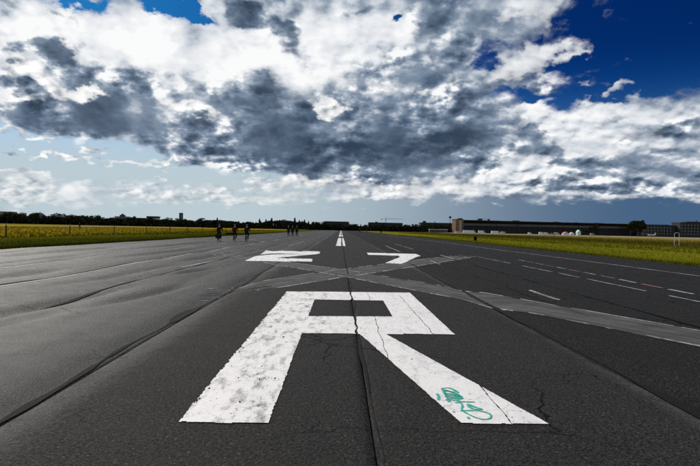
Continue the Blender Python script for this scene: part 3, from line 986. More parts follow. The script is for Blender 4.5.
# tar poured into the joints
def tar(x, y0, y1, w, seed, parent=RUNWAY):
    ys = np.arange(y0, y1, .22 if y1 < 60 else .6)
    c = x + .16 * (fb(ys / 2.4, ys * 0, seed) - .5)
    hw = w * (.12 + 1.0 * sstep(fb(ys / 1.6, ys * 0 + 3, seed + 3), .34, .75)) / 2
    L = list(zip(c - hw, ys))
    Rr = list(zip(c + hw * .9, ys))
    return ribbon('tar_seal', L, Rr, 3, .22, .009, M['tar'], parent)
tar(-2.86, 2.5, 58, .15, 3)
tar(.28, 2.5, 80, .05, 13)
tar(3.40, 2.5, 70, .17, 23)
tar(-5.95, 4, 50, .10, 33)
tar(6.45, 4, 60, .14, 43)
tar(4.9, 10, 40, .10, 53)
tar(-8.95, 6, 80, .10, 63)


# ------------------------------------------------------------------ grass
def tufts(n, xf, yf, hmin, hmax, width, blades, seed, edge=True):
    r = np.random.default_rng(seed)
    x, y = xf(r, n), yf(r, n)
    V, F = [], []
    for b in range(blades):
        a = r.random(n) * 2 * math.pi
        h = hmin + (hmax - hmin) * r.random(n) ** 1.6
        ox, oy = (r.random(n) - .5) * width * 3, (r.random(n) - .5) * width * 3
        lean = h * (.1 + .6 * r.random(n))
        w = width * (.5 + r.random(n))
        la = r.random(n) * 2 * math.pi
        bx, by = x + ox, y + oy
        z0 = np.full(n, .02)
        p0 = np.stack([bx - w * np.cos(a), by - w * np.sin(a), z0], -1)
        p1 = np.stack([bx + w * np.cos(a), by + w * np.sin(a), z0], -1)
        p2 = np.stack([bx + lean * np.cos(la), by + lean * np.sin(la), .05 + h], -1)
        V.append(np.stack([p0, p1, p2], 1).reshape(-1, 3))
    V = np.concatenate(V)
    return V


def grass(side, name, txt):
    e = -19.75 if side < 0 else 19.4
    s = side
    near = tufts(26000, lambda r, n: e + s * r.random(n) ** 1.7 * 14, lambda r, n: 14 + 130 * r.random(n) ** 1.8, .05, .16, .020, 3, 5)
    far = tufts(22000, lambda r, n: e + s * (12 + r.random(n) ** 1.4 * 90), lambda r, n: 25 + 260 * r.random(n) ** 1.5, .10, .34, .05, 3, 6)
    edge = tufts(9000, lambda r, n: e + s * (r.random(n) ** 2 * .5 - .12), lambda r, n: 14 + 160 * r.random(n) ** 1.5, .04, .13, .018, 3, 7)
    V = np.concatenate([near, far, edge])
    Q = np.arange(len(V)).reshape(-1, 3)
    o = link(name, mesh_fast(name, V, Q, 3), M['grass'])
    tag(o, txt, 'grass', kind='stuff')
grass(-1, 'grass', 'dry yellow green meadow grass on the fence side of the runway')
grass(1, 'grass', 'short green and brown grass on the terminal side of the runway')

# pale service roads across the field
for nm, x0, x1, y0, y1 in (('service_road', -150, -141, 60, 1500), ('service_road', 205, 222, 40, 900)):
    b = MB()
    b.v = [(x0, y0, .125), (x1, y0, .125), (x1, y1, .125), (x0, y1, .125)]
    b.f = [(0, 1, 2, 3)]
    tag(b.build(nm, M['concrete']), kind='structure')
b = MB()
b.v = [(90, 420, .14), (560, 400, .14), (560, 480, .14), (90, 500, .14)]
b.f = [(0, 1, 2, 3)]
tag(b.build('apron', M['concrete']), kind='structure')

# ------------------------------------------------------------------ post and wire fence on the left
fence = empty('wire_fence', (-34.4, 40, .05))
tag(fence, 'low fence of dark wooden posts and two thin wires in the yellow meadow', 'fence')
pm = MB()
pm.tube([(0, 0, -.1), (.005, 0, .6), (0, .01, 1.22), (0, .01, 1.27)], [.075, .07, .065, .045], 8)
post_me = pm.mesh('post')
post_me.materials.append(M['post'])
posts = []
for i in range(16):
    o = link('post', post_me, None, fence)
    o.location = (random.uniform(-.08, .08), 1.2 + i * 12.65 + random.uniform(-.25, .25), 0)
    o.rotation_euler = (random.uniform(-.03, .03), random.uniform(-.03, .03), random.uniform(0, 6))
    posts.append(o)
for hz in (.62, 1.08):
    w = MB()
    for p, q in zip(posts[:-1], posts[1:]):
        a, c = Vector(p.location), Vector(q.location)
        w.tube([a.lerp(c, t) + Vector((0, 0, hz - .06 * math.sin(math.pi * t))) for t in (0, .25, .5, .75, 1)], .009, 4)
    w.build('wire', M['wire'], fence)

# ------------------------------------------------------------------ people
def skinned(name, joints, edges, mats):
    """joints: name -> (pos, radius); edges: (a, b, material index)"""
    keys = list(joints)
    idx = {k: i for i, k in enumerate(keys)}
    me = bpy.data.meshes.new(name)
    me.from_pydata([joints[k][0] for k in keys], [(idx[a], idx[b]) for a, b, _ in edges], [])
    o = bpy.data.objects.new(name, me)
    COL.objects.link(o)
    o.modifiers.new('skin', 'SKIN')
    for k in keys:
        r = joints[k][1]
        sv = me.skin_vertices[0].data[idx[k]]
        sv.radius = r if isinstance(r, tuple) else (r, r)
        sv.use_root = (k == 'pelvis')
    sub = o.modifiers.new('sub', 'SUBSURF')
    sub.levels = sub.render_levels = 1
    dg = bpy.context.evaluated_depsgraph_get()
    new = bpy.data.meshes.new_from_object(o.evaluated_get(dg))
    bpy.data.objects.remove(o)
    for m in mats:
        new.materials.append(m)
    seg = [(Vector(joints[a][0]), Vector(joints[b][0]), m) for a, b, m in edges]
    for poly in new.polygons:
        c = poly.center
        best, bm = 1e9, 0
        for a, b, m in seg:
            ab = b - a
            t = max(0., min(1., (c - a).dot(ab) / max(ab.length_squared, 1e-9)))
            d = (a + ab * t - c).length
            if d < best:
                best, bm = d, m
        poly.material_index = bm
        poly.use_smooth = True
    return new


def person(name, label, loc, rz, pose, coat, legs, group=None, hair=None, scale=1.):
    """pose: joint positions for one side pair; x right, y ahead"""
    P = pose
    J, E = {}, []
    def j(k, p, r): J[k] = (tuple(p), r)
    def e(a, b, m): E.append((a, b, m))
    SK, CT, TR, SH = 0, 1, 2, 3
    j('pelvis', P['pelvis'], (.185, .15))
    j('waist', P['waist'], (.19, .15))
    j('chest', P['chest'], (.225, .165))
    j('neckbase', P['neckbase'], (.10, .085))
    nb = Vector(P['neckbase'])
    j('neck', nb + Vector((0, .012, .07)), .055)
    j('jaw', nb + Vector((0, .035, .13)), (.070, .078))
    j('skull', nb + Vector((0, .022, .215)), (.078, .095))
    j('crown', nb + Vector((0, .015, .275)), (.055, .07))
    j('nose', nb + Vector((0, .125, .175)), .014)
    for a, b, m in (('pelvis', 'waist', TR), ('waist', 'chest', CT), ('chest', 'neckbase', CT), ('neckbase', 'neck', SK), ('neck', 'jaw', SK), ('jaw', 'skull', SK), ('skull', 'crown', SK), ('jaw', 'nose', SK)):
        e(a, b, m)
    for s, sd in ((1, 'r'), (-1, 'l')):
        sh, el, wr, kn, an, hp = (Vector(P[k + sd]) for k in ('shoulder_', 'elbow_', 'wrist_', 'knee_', 'ankle_', 'hip_'))
        j('shoulder' + sd, sh, .088)
        j('elbow' + sd, el, .066)
        j('wrist' + sd, wr, .034)
        d = (wr - el).normalized()
        grip = Vector((0, .4, -.9)).normalized()
        palm = wr + d * .06
        j('palm' + sd, palm, (.036, .020))
        e('chest', 'shoulder' + sd, CT)
        e('shoulder' + sd, 'elbow' + sd, CT)
        e('elbow' + sd, 'wrist' + sd, CT)
        e('wrist' + sd, 'palm' + sd, SK)
        across = Vector((1, 0, 0)) - d * d.x
        across.normalize()
        for f in range(5):
            if f < 4:
                root = palm + across * (f - 1.5) * .019 + d * .028
                mid = root + d * (.036 + .006 * (f in (1, 2))) + grip * .006
                tip = mid + (d * .35 + grip).normalized() * (.032 + .006 * (f in (1, 2)))
            else:
                root = palm - across * s * .034 - d * .012
                mid = root - across * s * .014 + d * .030
                tip = mid + d * .024 + grip * .012
            j('fr%d%s' % (f, sd), root, .0095)
            j('fm%d%s' % (f, sd), mid, .0085)
            j('ft%d%s' % (f, sd), tip, .007)
            e('palm' + sd, 'fr%d%s' % (f, sd), SK)
            e('fr%d%s' % (f, sd), 'fm%d%s' % (f, sd), SK)
            e('fm%d%s' % (f, sd), 'ft%d%s' % (f, sd), SK)
        j('hip' + sd, hp, .115)
        j('knee' + sd, kn, .08)
        j('calf' + sd, kn.lerp(an, .35) + Vector((0, -.02, 0)), .074)
        j('ankle' + sd, an, .043)
        ft = Vector(P.get('foot_' + sd, (0, 1, -.12))).normalized()
        j('heel' + sd, an + Vector((0, -.03, -.055)), .042)
        j('ball' + sd, an + ft * .15 + Vector((0, 0, -.045)), (.046, .036))
        j('toe' + sd, an + ft * .21 + Vector((0, 0, -.050)), (.036, .026))
        e('pelvis', 'hip' + sd, TR)
        e('hip' + sd, 'knee' + sd, TR)
        e('knee' + sd, 'calf' + sd, TR)
        e('calf' + sd, 'ankle' + sd, TR)
        e('ankle' + sd, 'heel' + sd, SH)
        e('ankle' + sd, 'ball' + sd, SH)
        e('ball' + sd, 'toe' + sd, SH)
    me = skinned('person', J, E, [M['skin'], coat, legs, M['rubber']])
    o = link('person', me)
    o.location = loc
    o.rotation_euler = (0, 0, rz)
    o.scale = (scale,) * 3
    tag(o, label, 'person', group)
    # hair
    h = MB()
    c = nb + Vector((0, .005, .225))
    prof = []
    for i in range(7):
        a = -.35 + (math.pi / 2 + .35) * i / 6
        prof.append((max(.001, .102 * math.cos(a)), .118 * math.sin(a)))
    h.lathe((0, 0, 0), prof, 14)
    h.v = [(x * .92, (yy * 1.12) - (.02 if z < 0 else 0), z) for x, yy, z in h.v]
    ho = h.build('hair', hair or M['hair'], o, True)
    ho.location = c
    # collar and hem give the coat an edge
    k = MB()
    k.tube([nb + Vector((.075 * math.cos(a), .07 * math.sin(a), .015)) for a in [2 * math.pi * i / 12 for i in range(12)]], .018, 6, True)
    k.build('collar', coat, o, True)
    return o


RIDE = dict(pelvis=(0, -.16, 1.02), waist=(0, -.11, 1.17), chest=(0, .01, 1.40), neckbase=(0, .06, 1.54),
            shoulder_r=(.185, .03, 1.46), elbow_r=(.30, .16, 1.22), wrist_r=(.285, .40, 1.115),
            shoulder_l=(-.185, .03, 1.46), elbow_l=(-.31, .15, 1.22), wrist_l=(-.285, .40, 1.115),
            hip_r=(.095, -.14, .97), knee_r=(.13, .27, .80), ankle_r=(.125, .12, .42),
            hip_l=(-.095, -.14, .97), knee_l=(-.125, .16, .60), ankle_l=(-.125, -.02, .21))
WALK = dict(pelvis=(0, 0, .98), waist=(0, .005, 1.13), chest=(0, .01, 1.36), neckbase=(0, .01, 1.51),
            shoulder_r=(.19, 0, 1.44), elbow_r=(.25, -.08, 1.17), wrist_r=(.24, .02, .94),
            shoulder_l=(-.19, 0, 1.44), elbow_l=(-.25, -.02, 1.16), wrist_l=(-.24, .12, .95),
            hip_r=(.095, 0, .93), knee_r=(.10, .16, .52), ankle_r=(.10, .14, .10),
            hip_l=(-.095, 0, .93), knee_l=(-.10, .02, .50), ankle_l=(-.10, -.24, .14))
STAND = dict(WALK, knee_r=(.11, .03, .51), ankle_r=(.12, 0, .095), knee_l=(-.11, .02, .51), ankle_l=(-.12, -.02, .095), elbow_r=(.26, -.05, 1.17), wrist_r=(.22, .12, 1.02))


def bicycle():
    root = empty('bicycle')
    BBx = (0, -.02, .29)
    fr = MB()
    seat_top, head_t, head_b = (0, -.17, .86), (0, .38, .93), (0, .42, .74)
    for a, b, r in ((BBx, seat_top, .017), (seat_top, head_t, .016), (BBx, head_b, .019), (head_t, head_b, .021)):
        fr.tube([a, b], r, 8)
    for s in (-.06, .06):
        fr.tube([(0, -.15, .82), (s, -.50, .35)], .010, 6)
        fr.tube([(s * .4, -.04, .29), (s, -.50, .35)], .010, 6)
    fr.build('frame', M['black_frame'], root)
    fk = MB()
    for s in (-.055, .055):
        fk.tube([(0, .425, .72), (s, .44, .66), (s, .55, .36)], [.016, .014, .011], 6)
    fk.build('fork', M['black_frame'], root)
    hb = MB()
    hb.tube([(0, .375, .93), (0, .39, 1.06)], .016, 8)
    hb.tube([(-.31, .37, 1.08), (-.2, .42, 1.08), (0, .43, 1.06), (.2, .42, 1.08), (.31, .37, 1.08)], .013, 8)
    h = hb.build('handlebar', M['chrome'], root)
    for s in (-1, 1):
        MB().tube([(s * .31, .37, 1.08), (s * .20, .42, 1.08)], .019, 8).build('grip', M['rubber'], h)
    sd = MB()
    sd.tube([(0, -.32, .965), (0, -.24, .97), (0, -.12, .965), (0, .0, .95)], [.085, .085, .045, .022], 10)
    sd.v = [(x, yy, .955 + (z - .955) * .45) for x, yy, z in sd.v]
    s = sd.build('saddle', M['bag'], root, True)
    MB().tube([(0, -.17, .85), (0, -.19, .945)], .014, 8).build('seat_post', M['chrome'], s)
    for yy in (-.50, .55):
        ty = MB().ring((0, yy, .35), .335, .019, 'X', 32, 6)
        wheel = ty.build('wheel', M['rubber'], root, True)
        MB().ring((0, yy, .35), .312, .010, 'X', 32, 5).build('rim', M['chrome'], wheel, True)
        sp = MB()
        for i in range(18):
            a = 2 * math.pi * i / 18
            sp.tube([((-1) ** i * .025, yy, .35), (0, yy + .31 * math.cos(a), .35 + .31 * math.sin(a))], .0022, 3)
        sp.tube([(-.05, yy, .35), (.05, yy, .35)], .02, 8)
        sp.build('spokes', M['chrome'], wheel)
        mg = MB()
        pts = [(0, yy + .365 * math.cos(a), .35 + .365 * math.sin(a)) for a in [R(20 + 16 * i) for i in range(10)]]
        mg.tube(pts, .022, 6)
        mg.build('mudguard', M['black_frame'], root)
    cr = MB()
    cr.ring((.05, BBx[1], BBx[2]), .095, .006, 'X', 20, 4)
    cr.tube([(.06, BBx[1], BBx[2]), (.08, BBx[1] + .12, BBx[2] + .06)], .011, 6)
    cr.tube([(-.06, BBx[1], BBx[2]), (-.08, BBx[1] - .04, BBx[2] - .13)], .011, 6)
    c = cr.build('crank', M['chrome'], root)
    MB().box(.125, .13, .335, .09, .08, .02).build('pedal', M['rubber'], c)
    MB().box(-.125, -.05, .125, .09, .08, .02).build('pedal', M['rubber'], c)
    rk = MB()
    for s in (-.05, .05):
        rk.tube([(s, -.22, .76), (s, -.70, .76)], .007, 5)
        rk.tube([(s, -.60, .76), (s, -.50, .36)], .006, 5)
    for yy in (-.35, -.5, -.65):
        rk.tube([(-.05, yy, .76), (.05, yy, .76)], .006, 5)
    rk.build('luggage_rack', M['black_frame'], root)
    return root


proto = bicycle()
RIDERS = [((-13.0, 55.6), -.03, M['cloth_black'], M['cloth_navy'], 'person in a black jacket riding the bicycle with bulging panniers', 'black bicycle with bulging side panniers ridden on the runway'),
          ((-11.75, 57.6), .04, M['cloth_wine'], M['cloth_black'], 'person in a dark wine red top on the bicycle with the crosswise bag', 'black bicycle with a long dark bag lying crosswise on its rack'),
          ((-10.35, 57.2), -.02, M['cloth_navy'], M['cloth_black'], 'person in a dark blue coat riding the bicycle without luggage', 'black bicycle without luggage ridden beside two others')]
for i, ((x, y), rz, coat, legs, lab, blab) in enumerate(RIDERS):
    bk = proto if i == 0 else copy_tree(proto)
    z = float(hgt(x, y))
    bk.location = (x, y, z)
    bk.rotation_euler = (0, 0, rz)
    tag(bk, blab, 'bicycle', 'bicycles on the runway')
    person('person', lab, (x, y, z + .012), rz, RIDE, coat, legs, 'cyclists on the runway', scale=1.0)
# luggage
x, y = RIDERS[0][0]
for s in (-1, 1):
    p = MB().box(0, 0, 0, .19, .36, .40, 0, .86, .9).build('pannier_bag', M['bag'])
    p.location = (x + s * .165, y - .46, .36 + float(hgt(x, y)))
    MB().box(0, 0, .30, .20, .37, .11, 0, .8).build('flap', M['cloth_brown'], p)
    tag(p, 'stuffed dark pannier bag hanging at the side of the bicycle rack', 'bag', 'pannier bags')
x, y = RIDERS[1][0]
bg = MB()
bg.tube([(-.95, 0, .0), (-.9, 0, .0), (-.55, 0, .01), (0, 0, 0), (.18, 0, 0), (.24, 0, 0)], [.05, .095, .105, .105, .09, .04], 10)
bo = bg.build('long_bag', M['bag'], None, True)
bo.location = (x, y - .50, .875 + float(hgt(x, y)))
bo.rotation_euler = (0, R(-2), .06)
for xx in (-.6, -.05):
    MB().ring((xx, 0, .005), .108, .012, 'X', 14, 5).build('strap', M['cloth_brown'], bo)
tag(bo, 'long dark roll bag lying crosswise on a bicycle rack', 'bag')

WALKERS = [((-10.0, 99.0), .02, M['cloth_black'], M['cloth_black'], 'walking person in black with a shorter stride, on the grass side of two companions'),
           ((-9.15, 98.2), -.03, M['cloth_navy'], M['cloth_black'], 'walking person in dark blue between two companions'),
           ((-8.45, 99.4), .05, M['cloth_brown'], M['cloth_navy'], 'walking person in dark brown, nearest the centre line of three companions')]
for i, ((x, y), rz, coat, legs, lab) in enumerate(WALKERS):
    person('person', lab, (x, y, float(hgt(x, y))), rz, WALK, coat, legs, 'walkers on the runway', scale=1.13)
    t = MB().box(0, -.17, 1.02, .30, .15, .42, 0, .85, .8)
    bag = t.build('backpack', M['cloth_grey'] if i != 1 else M['cloth_brown'])
    bag.location = (x, y, float(hgt(x, y)) + .14)
    bag.rotation_euler = (0, 0, rz)
    tag(bag, ['dark grey backpack of the walker on the grass side', 'brown backpack of the walker in the middle', 'dark grey backpack of the walker nearest the centre line'][i], 'backpack')
    MB().box(0, -.26, 1.08, .20, .05, .18).build('pocket', M['cloth_grey'], bag)
for (x, y, z, coat, lab, ps) in ((8.2, 225., 0., M['cloth_black'], 'distant person in black walking right of the centre line', WALK), (15.0, 300., 0., M['cloth_navy'], 'tiny distant person in dark blue far down the runway', WALK),
                                 (-75., 150., .08, M['cloth_brown'], 'distant person in brown standing in the yellow meadow beyond the fence', STAND), (-190., 400., .1, M['cloth_black'], 'tiny person in black walking on the far path across the meadow', WALK),
                                 (-142., 410., .13, M['cloth_navy'], 'tiny person in dark blue on the service road', WALK), (-140.5, 412., .13, M['cloth_grey'], 'tiny person in grey on the edge of the service road', WALK)):
    zz = z if z else float(hgt(x, y))
    person('person', lab, (x, y, zz), random.uniform(-.5, .5), ps, coat, M['cloth_black'], 'distant people')

# ------------------------------------------------------------------ small things in the grass on the right
bn = empty('litter_bin', (23.2, 89., .08))
tag(bn, 'dark litter bin with a pale bag rim standing in the grass beside the runway', 'bin')
MB().lathe((0, 0, 0), [(.22, 0), (.27, .05), (.29, .62), (.30, .66)], 14).build('bin_body', M['cloth_black'], bn, False)
MB().lathe((.05, 0, .661), [(.30, 0), (.33, .03), (.30, .07), (.16, .10)], 14).build('bag_rim', M['cloth_grey'], bn)
fr = empty('tubular_frame', (48.4, 73.8, .08), R(-30))
tag(fr, 'narrow white tubular frame standing upright in the grass', 'frame')
for s in (-.29, .29):
    MB().tube([(s, 0, -.05), (s, 0, 1.78)], .034, 8).build('leg', M['white_coat'], fr)
MB().tube([(-.29, 0, 1.78), (-.25, 0, 1.90), (-.12, 0, 1.96), (.12, 0, 1.96), (.25, 0, 1.90), (.29, 0, 1.78)], .034, 8).build('top_bow', M['white_coat'], fr)
mk = empty('marker_box', (20.3, 262., .08))
tag(mk, 'dark squat marker box at the far edge of the runway', 'box')
MB().box(0, 0, 0, .9, .6, .9, 0, .92).build('housing', M['steel_dark'], mk)
MB().box(0, 0, .901, 1.0, .7, .08).build('lid', M['black_frame'], mk)

# ------------------------------------------------------------------ trees
def crown_mesh(name, kind, seed, leaves=900):
    """unit-height crown (z 0.12..1) of many leaf clumps; kind: round, poplar, cone"""
    r = np.random.default_rng(seed)
    lobes = []
    n_l = {'round': 13, 'poplar': 10, 'cone': 12}[kind]
    for i in range(n_l):
        if kind == 'round':
            a, rr, z = r.random() * 6.28, r.random() ** .6 * .30, .32 + .52 * r.random()
            lobes.append((rr * math.cos(a), rr * math.sin(a), z, .10 + .11 * r.random(), .09 + .09 * r.random()))
        elif kind == 'poplar':
            z = .18 + .76 * (i + .5) / n_l
            w = .10 * math.sin(math.pi * min(1, (z - .05) / .95)) + .02
            lobes.append(((r.random() - .5) * .05, (r.random() - .5) * .05, z, w, .08))
        else:
            z = .14 + .82 * (i + .5) / n_l
            w = .22 * (1 - z) + .025
            lobes.append(((r.random() - .5) * .03, (r.random() - .5) * .03, z, w, .05))
    L = np.array(lobes)
    pick = r.integers(0, n_l, leaves)
    d = r.normal(size=(leaves, 3))
    d /= np.linalg.norm(d, axis=1)[:, None]
    rad = (.55 + .5 * r.random(leaves))[:, None]
    c = L[pick, :3] + d * rad * np.stack([L[pick, 3], L[pick, 3], L[pick, 4]], -1)
    s = (.018 + .024 * r.random(leaves))[:, None]
    a = r.normal(size=(leaves, 3))
    a /= np.linalg.norm(a, axis=1)[:, None]
    b = np.cross(a, d)
    b /= np.linalg.norm(b, axis=1)[:, None] + 1e-9
    V = np.stack([c + a * s, c + b * s * .7, c - a * s, c - b * s * .7], 1).reshape(-1, 3)
    return mesh_fast(name, V, np.arange(leaves * 4).reshape(-1, 4))


def trunk_mesh(seed, slim):
    r = random.Random(seed)
    m = MB()
    t = .016 if slim else .024
    top = .85 if slim else .62
    m.tube([(0, 0, -.02), (.004, 0, .12), (r.uniform(-.01, .01), r.uniform(-.01, .01), .35), (0, 0, top)], [t * 1.4, t, t * .75, t * .25], 7)
    for i in range(3 if slim else 6):
        a = i * 2.4 + r.random()
        z = .22 + .07 * i
        ln = .10 if slim else r.uniform(.16, .27)
        m.tube([(0, 0, z), (.5 * ln * math.cos(a), .5 * ln * math.sin(a), z + .08), (ln * math.cos(a), ln * math.sin(a), z + .20)], [t * .5, t * .35, t * .12], 5)
    return m.mesh('trunk')


VARIANTS = []
for i, kind in enumerate(['round', 'round', 'round', 'round', 'poplar', 'poplar', 'cone']):
    cm = crown_mesh('crown', kind, 100 + i, 1500 if kind == 'round' else 800)
    cm.materials.append(M['leaf_dark'] if kind == 'cone' else M['leaf'])
    tm = trunk_mesh(i, kind != 'round')
    tm.materials.append(M['bark'])
    VARIANTS.append((kind, cm, tm))


big_crown = crown_mesh('crown', 'round', 131, 5200)
big_crown.materials.append(M['leaf'])
VARIANTS.append(('round', big_crown, VARIANTS[0][2]))


def tree(x, y, h, var, label, group, width=1.):
    kind, cm, tm = VARIANTS[var]
    root = empty('tree', (x, y, .05), random.uniform(0, 6.28))
    root.scale = (h * width, h * width, h)
    link('trunk', tm, None, root)
    link('crown', cm, None, root)
    tag(root, label, 'tree', group)
    return root


# (x, height) of the tree belts along their length, metres
LEFT_BELT = [(-375, 11.6), (-352, 12.4), (-340, 11.0), (-322, 11.2), (-305, 11.8), (-290, 11.4), (-275, 11.0), (-258, 10.6), (-240, 11.2), (-222, 11.0),
             (-205, 10.8), (-190, 9.8), (-175, 9.4), (-160, 8.4), (-150, 10.8), (-138, 9.6), (-122, 8.8), (-105, 8.6), (-92, 9.2), (-80, 11.2), (-70, 11.0), (-60, 10.6), (-50, 10.2),
             (-40, 9.8), (-28, 9.4), (-15, 8.6), (-4, 8.2), (8, 8.0), (22, 7.4), (40, 7.2), (58, 7.6), (75, 8.4), (92, 8.0), (108, 8.6), (120, 8.0)]
BX = np.array([p[0] for p in LEFT_BELT], float)
BH = np.array([p[1] for p in LEFT_BELT], float)
x = -378.
while x < 118:
    h = float(np.interp(x, BX, BH)) * random.uniform(.78, 1.16)
    y = 560 + random.uniform(-18, 22)
    if -95 < x < -30:
        var = random.choice([4, 5, 4, 6, 0, 1])
    else:
        var = random.choice([0, 1, 2, 3, 0, 1, 2, 3, 6])
    kind = VARIANTS[var][0]
    lab = {'round': 'dark broad leafed tree in the belt along the far edge of the field',
           'poplar': 'slim dark poplar rising from the belt along the far edge of the field',
           'cone': 'pointed dark conifer in the belt along the far edge of the field'}[kind]
    tree(x, y, h * (1.1 if kind != 'round' else 1.), var, lab, 'trees of the far belt, ' + kind, 1.25 if kind == 'round' else 1.1)
    x += random.uniform(2.6, 5.4)

# hedge and undergrowth that fill the belt: one mass
def undergrowth(name, x0, x1, y, hfun, n, seed, txt, thick=16., size=.75):
    r = np.random.default_rng(seed)
    X = x0 + (x1 - x0) * r.random(n)
    Y = y + (r.random(n) - .5) * thick
    top = hfun(X) * (.70 + .30 * vn(X / 7., X * 0, seed))
    Z = top * r.random(n) ** .75
    c = np.stack([X, Y, Z], -1)
    d = r.normal(size=(n, 3))
    d /= np.linalg.norm(d, axis=1)[:, None]
    a = np.cross(d, r.normal(size=(n, 3)))
    a /= np.linalg.norm(a, axis=1)[:, None]
    b = np.cross(d, a)
    s = size * (.5 + r.random(n))[:, None]
    V = np.stack([c + a * s, c + b * s, c - a * s, c - b * s], 1).reshape(-1, 3)
    o = link(name, mesh_fast(name, V, np.arange(n * 4).reshape(-1, 4)), M['leaf_dark'])
    tag(o, txt, 'hedge', kind='stuff')
undergrowth('undergrowth', -390, 122, 585, lambda X: np.interp(X, BX, BH) * .88, 34000, 3, 'dense dark undergrowth filling the far tree belt')
undergrowth('undergrowth', -390, 122, 566, lambda X: 4.2 + X * 0., 22000, 8, 'low dark scrub at the foot of the far tree belt', 10., .55)
undergrowth('undergrowth', 150, 560, 720, lambda X: 9. + 3. * vn(X / 30., X * 0, 4), 9000, 4, 'dark foliage beyond the terminal building')

BIG = tree(263, 455, 17.8, 7, 'large round dark tree standing alone before the terminal building', None, .86)
tree(258.5, 458, 14.2, 7, 'medium dark tree leaning against the large lone tree', None, .62)
tree(268., 457, 14.6, 7, 'smaller dark tree on the far flank of the large lone tree', None, .60)
tree(233, 470, 11.4, 1, 'narrow dark tree by itself before the terminal building', None, .95)
tree(229, 474, 9.2, 3, 'low dark tree beside the narrow one before the terminal', None, 1.1)
for i, (x, y, h) in enumerate([(96, 520, 9.0), (88, 530, 8.4), (80, 515, 7.6)]):
    tree(x, y, h, i, 'dark bushy tree beside the low white hall', 'trees beside the white hall', 1.2)


# ------------------------------------------------------------------ buildings
def window_me(w, h):
    m = MB().box(0, 0, 0, w, .16, h)
    me = m.mesh('window')
    me.materials.append(M['glass'])
    return me


def block(name, label, x, y, w, d, h, wall, roof, rows, cols, cat='building', rot=None, roof_kind='flat', win=(1.3, 1.5), base=1.2, group=None, extra=None):
    """a block whose long face looks back down the field; every window is a part"""
    root = empty(name, (x, y, 0), R(0) if rot is None else R(rot))
    tag(root, label, cat, group)
    MB().box(0, 0, 0, w, d, h).build('wall', wall, root)
    if roof_kind == 'flat':
        rf = MB().box(0, 0, h + .003, w + .5, d + .5, .45).build('roof', roof, root)
    else:
        m = MB()
        m.prism([(-w / 2 - .4, h + .003), (w / 2 + .4, h + .003), (w / 2 - d * .18, h + d * .34), (-w / 2 + d * .18, h + d * .34)], -d / 2 - .3, d / 2 + .3)
        m.v = [(vx, vy * (1. if vz < h + .1 else .06), vz) for vx, vy, vz in m.v]
        rf = m.build('roof', roof, root)
        MB().box(w * .22, 0, h + d * .2, .7, .7, d * .25).build('chimney', M['brick_brown'], rf)
    if rows and cols:
        me = window_me(*win)
        ml = MB().box(0, 0, 0, .07, .06, win[1]).mesh('mullion')
        ml.materials.append(M['white_coat'])
        for r_ in range(rows):
            for c in range(cols):
                o = link('window', me, None, root)
                o.location = ((c + .5) / cols * w - w / 2, -d / 2 - .06, base + r_ * (h - base) / rows)
                f = link('mullion', ml, None, o)
                f.location = (0, -.10, 0)
    if extra:
        extra(root, rf)
    return root


def roof_boxes(lst):
    def fn(root, rf):
        h = None
        for (x, y, z, sx, sy, sz) in lst:
            MB().box(x, y, z, sx, sy, sz).build('roof_box', M['roof_dark'], rf)
    return fn

# town behind the left belt
block('apartment_house', 'long pale grey apartment house showing rows of windows above the trees', -398, 600, 46, 12, 13.2, M['render_grey'], M['roof_dark'], 4, 16)
block('apartment_house', 'wider blue grey house with a hipped roof among the trees', -332, 572, 13, 9, 9.4, M['render_blue'], M['roof_dark'], 3, 5, roof_kind='hip')
block('apartment_house', 'small grey house with a hipped roof among the trees', -306, 574, 8, 8, 9.0, M['render_grey'], M['roof_dark'], 3, 3, roof_kind='hip')
block('apartment_house', 'narrow blue grey house with a single roof box among the tree belt', -283, 574, 9, 9, 8.8, M['render_blue'], M['roof_dark'], 3, 4, extra=roof_boxes([(-1, 0, 9.26, 2.5, 3, 1.6)]))
block('town_hall', 'grey building with a stepped roof turret rising above the belt', -268, 640, 14, 12, 11.0, M['render_grey'], M['roof_dark'], 3, 5, extra=roof_boxes([(0, 0, 11.46, 5, 5, 2.0), (0, 0, 13.47, 2, 2, 1.3)]))
block('factory_hall', 'long low flat roofed hall between the turret building and the dark roofed block', -243, 620, 34, 14, 9.4, M['render_blue'], M['roof_dark'], 2, 12)
block('apartment_house', 'pale grey block with an overhanging dark flat roof', -216, 600, 11, 10, 9.8, M['render_pale'], M['roof_dark'], 3, 4, extra=roof_boxes([(0, 0, 10.26, 12.2, 11, 1.5)]))
tw = empty('tower_block', (-272, 885, 0), R(5))
tag(tw, 'slim dark tower block with a roof mast rising over the trees', 'tower')
MB().box(0, 0, 0, 5.4, 6, 22.5).build('wall', M['render_dark'], tw)
rf = MB().box(0, 0, 22.503, 5.8, 6.4, .8).build('roof', M['roof_dark'], tw)
MB().tube([(1.2, 0, 23.2), (1.2, 0, 27.2)], [.22, .08], 6).build('mast', M['steel_dark'], rf)
me = window_me(1.1, 1.4)
for r_ in range(6):
    for c in range(3):
        o = link('window', me, None, tw)
        o.location = (-1.7 + c * 1.7, -3.06, 8 + r_ * 2.3)
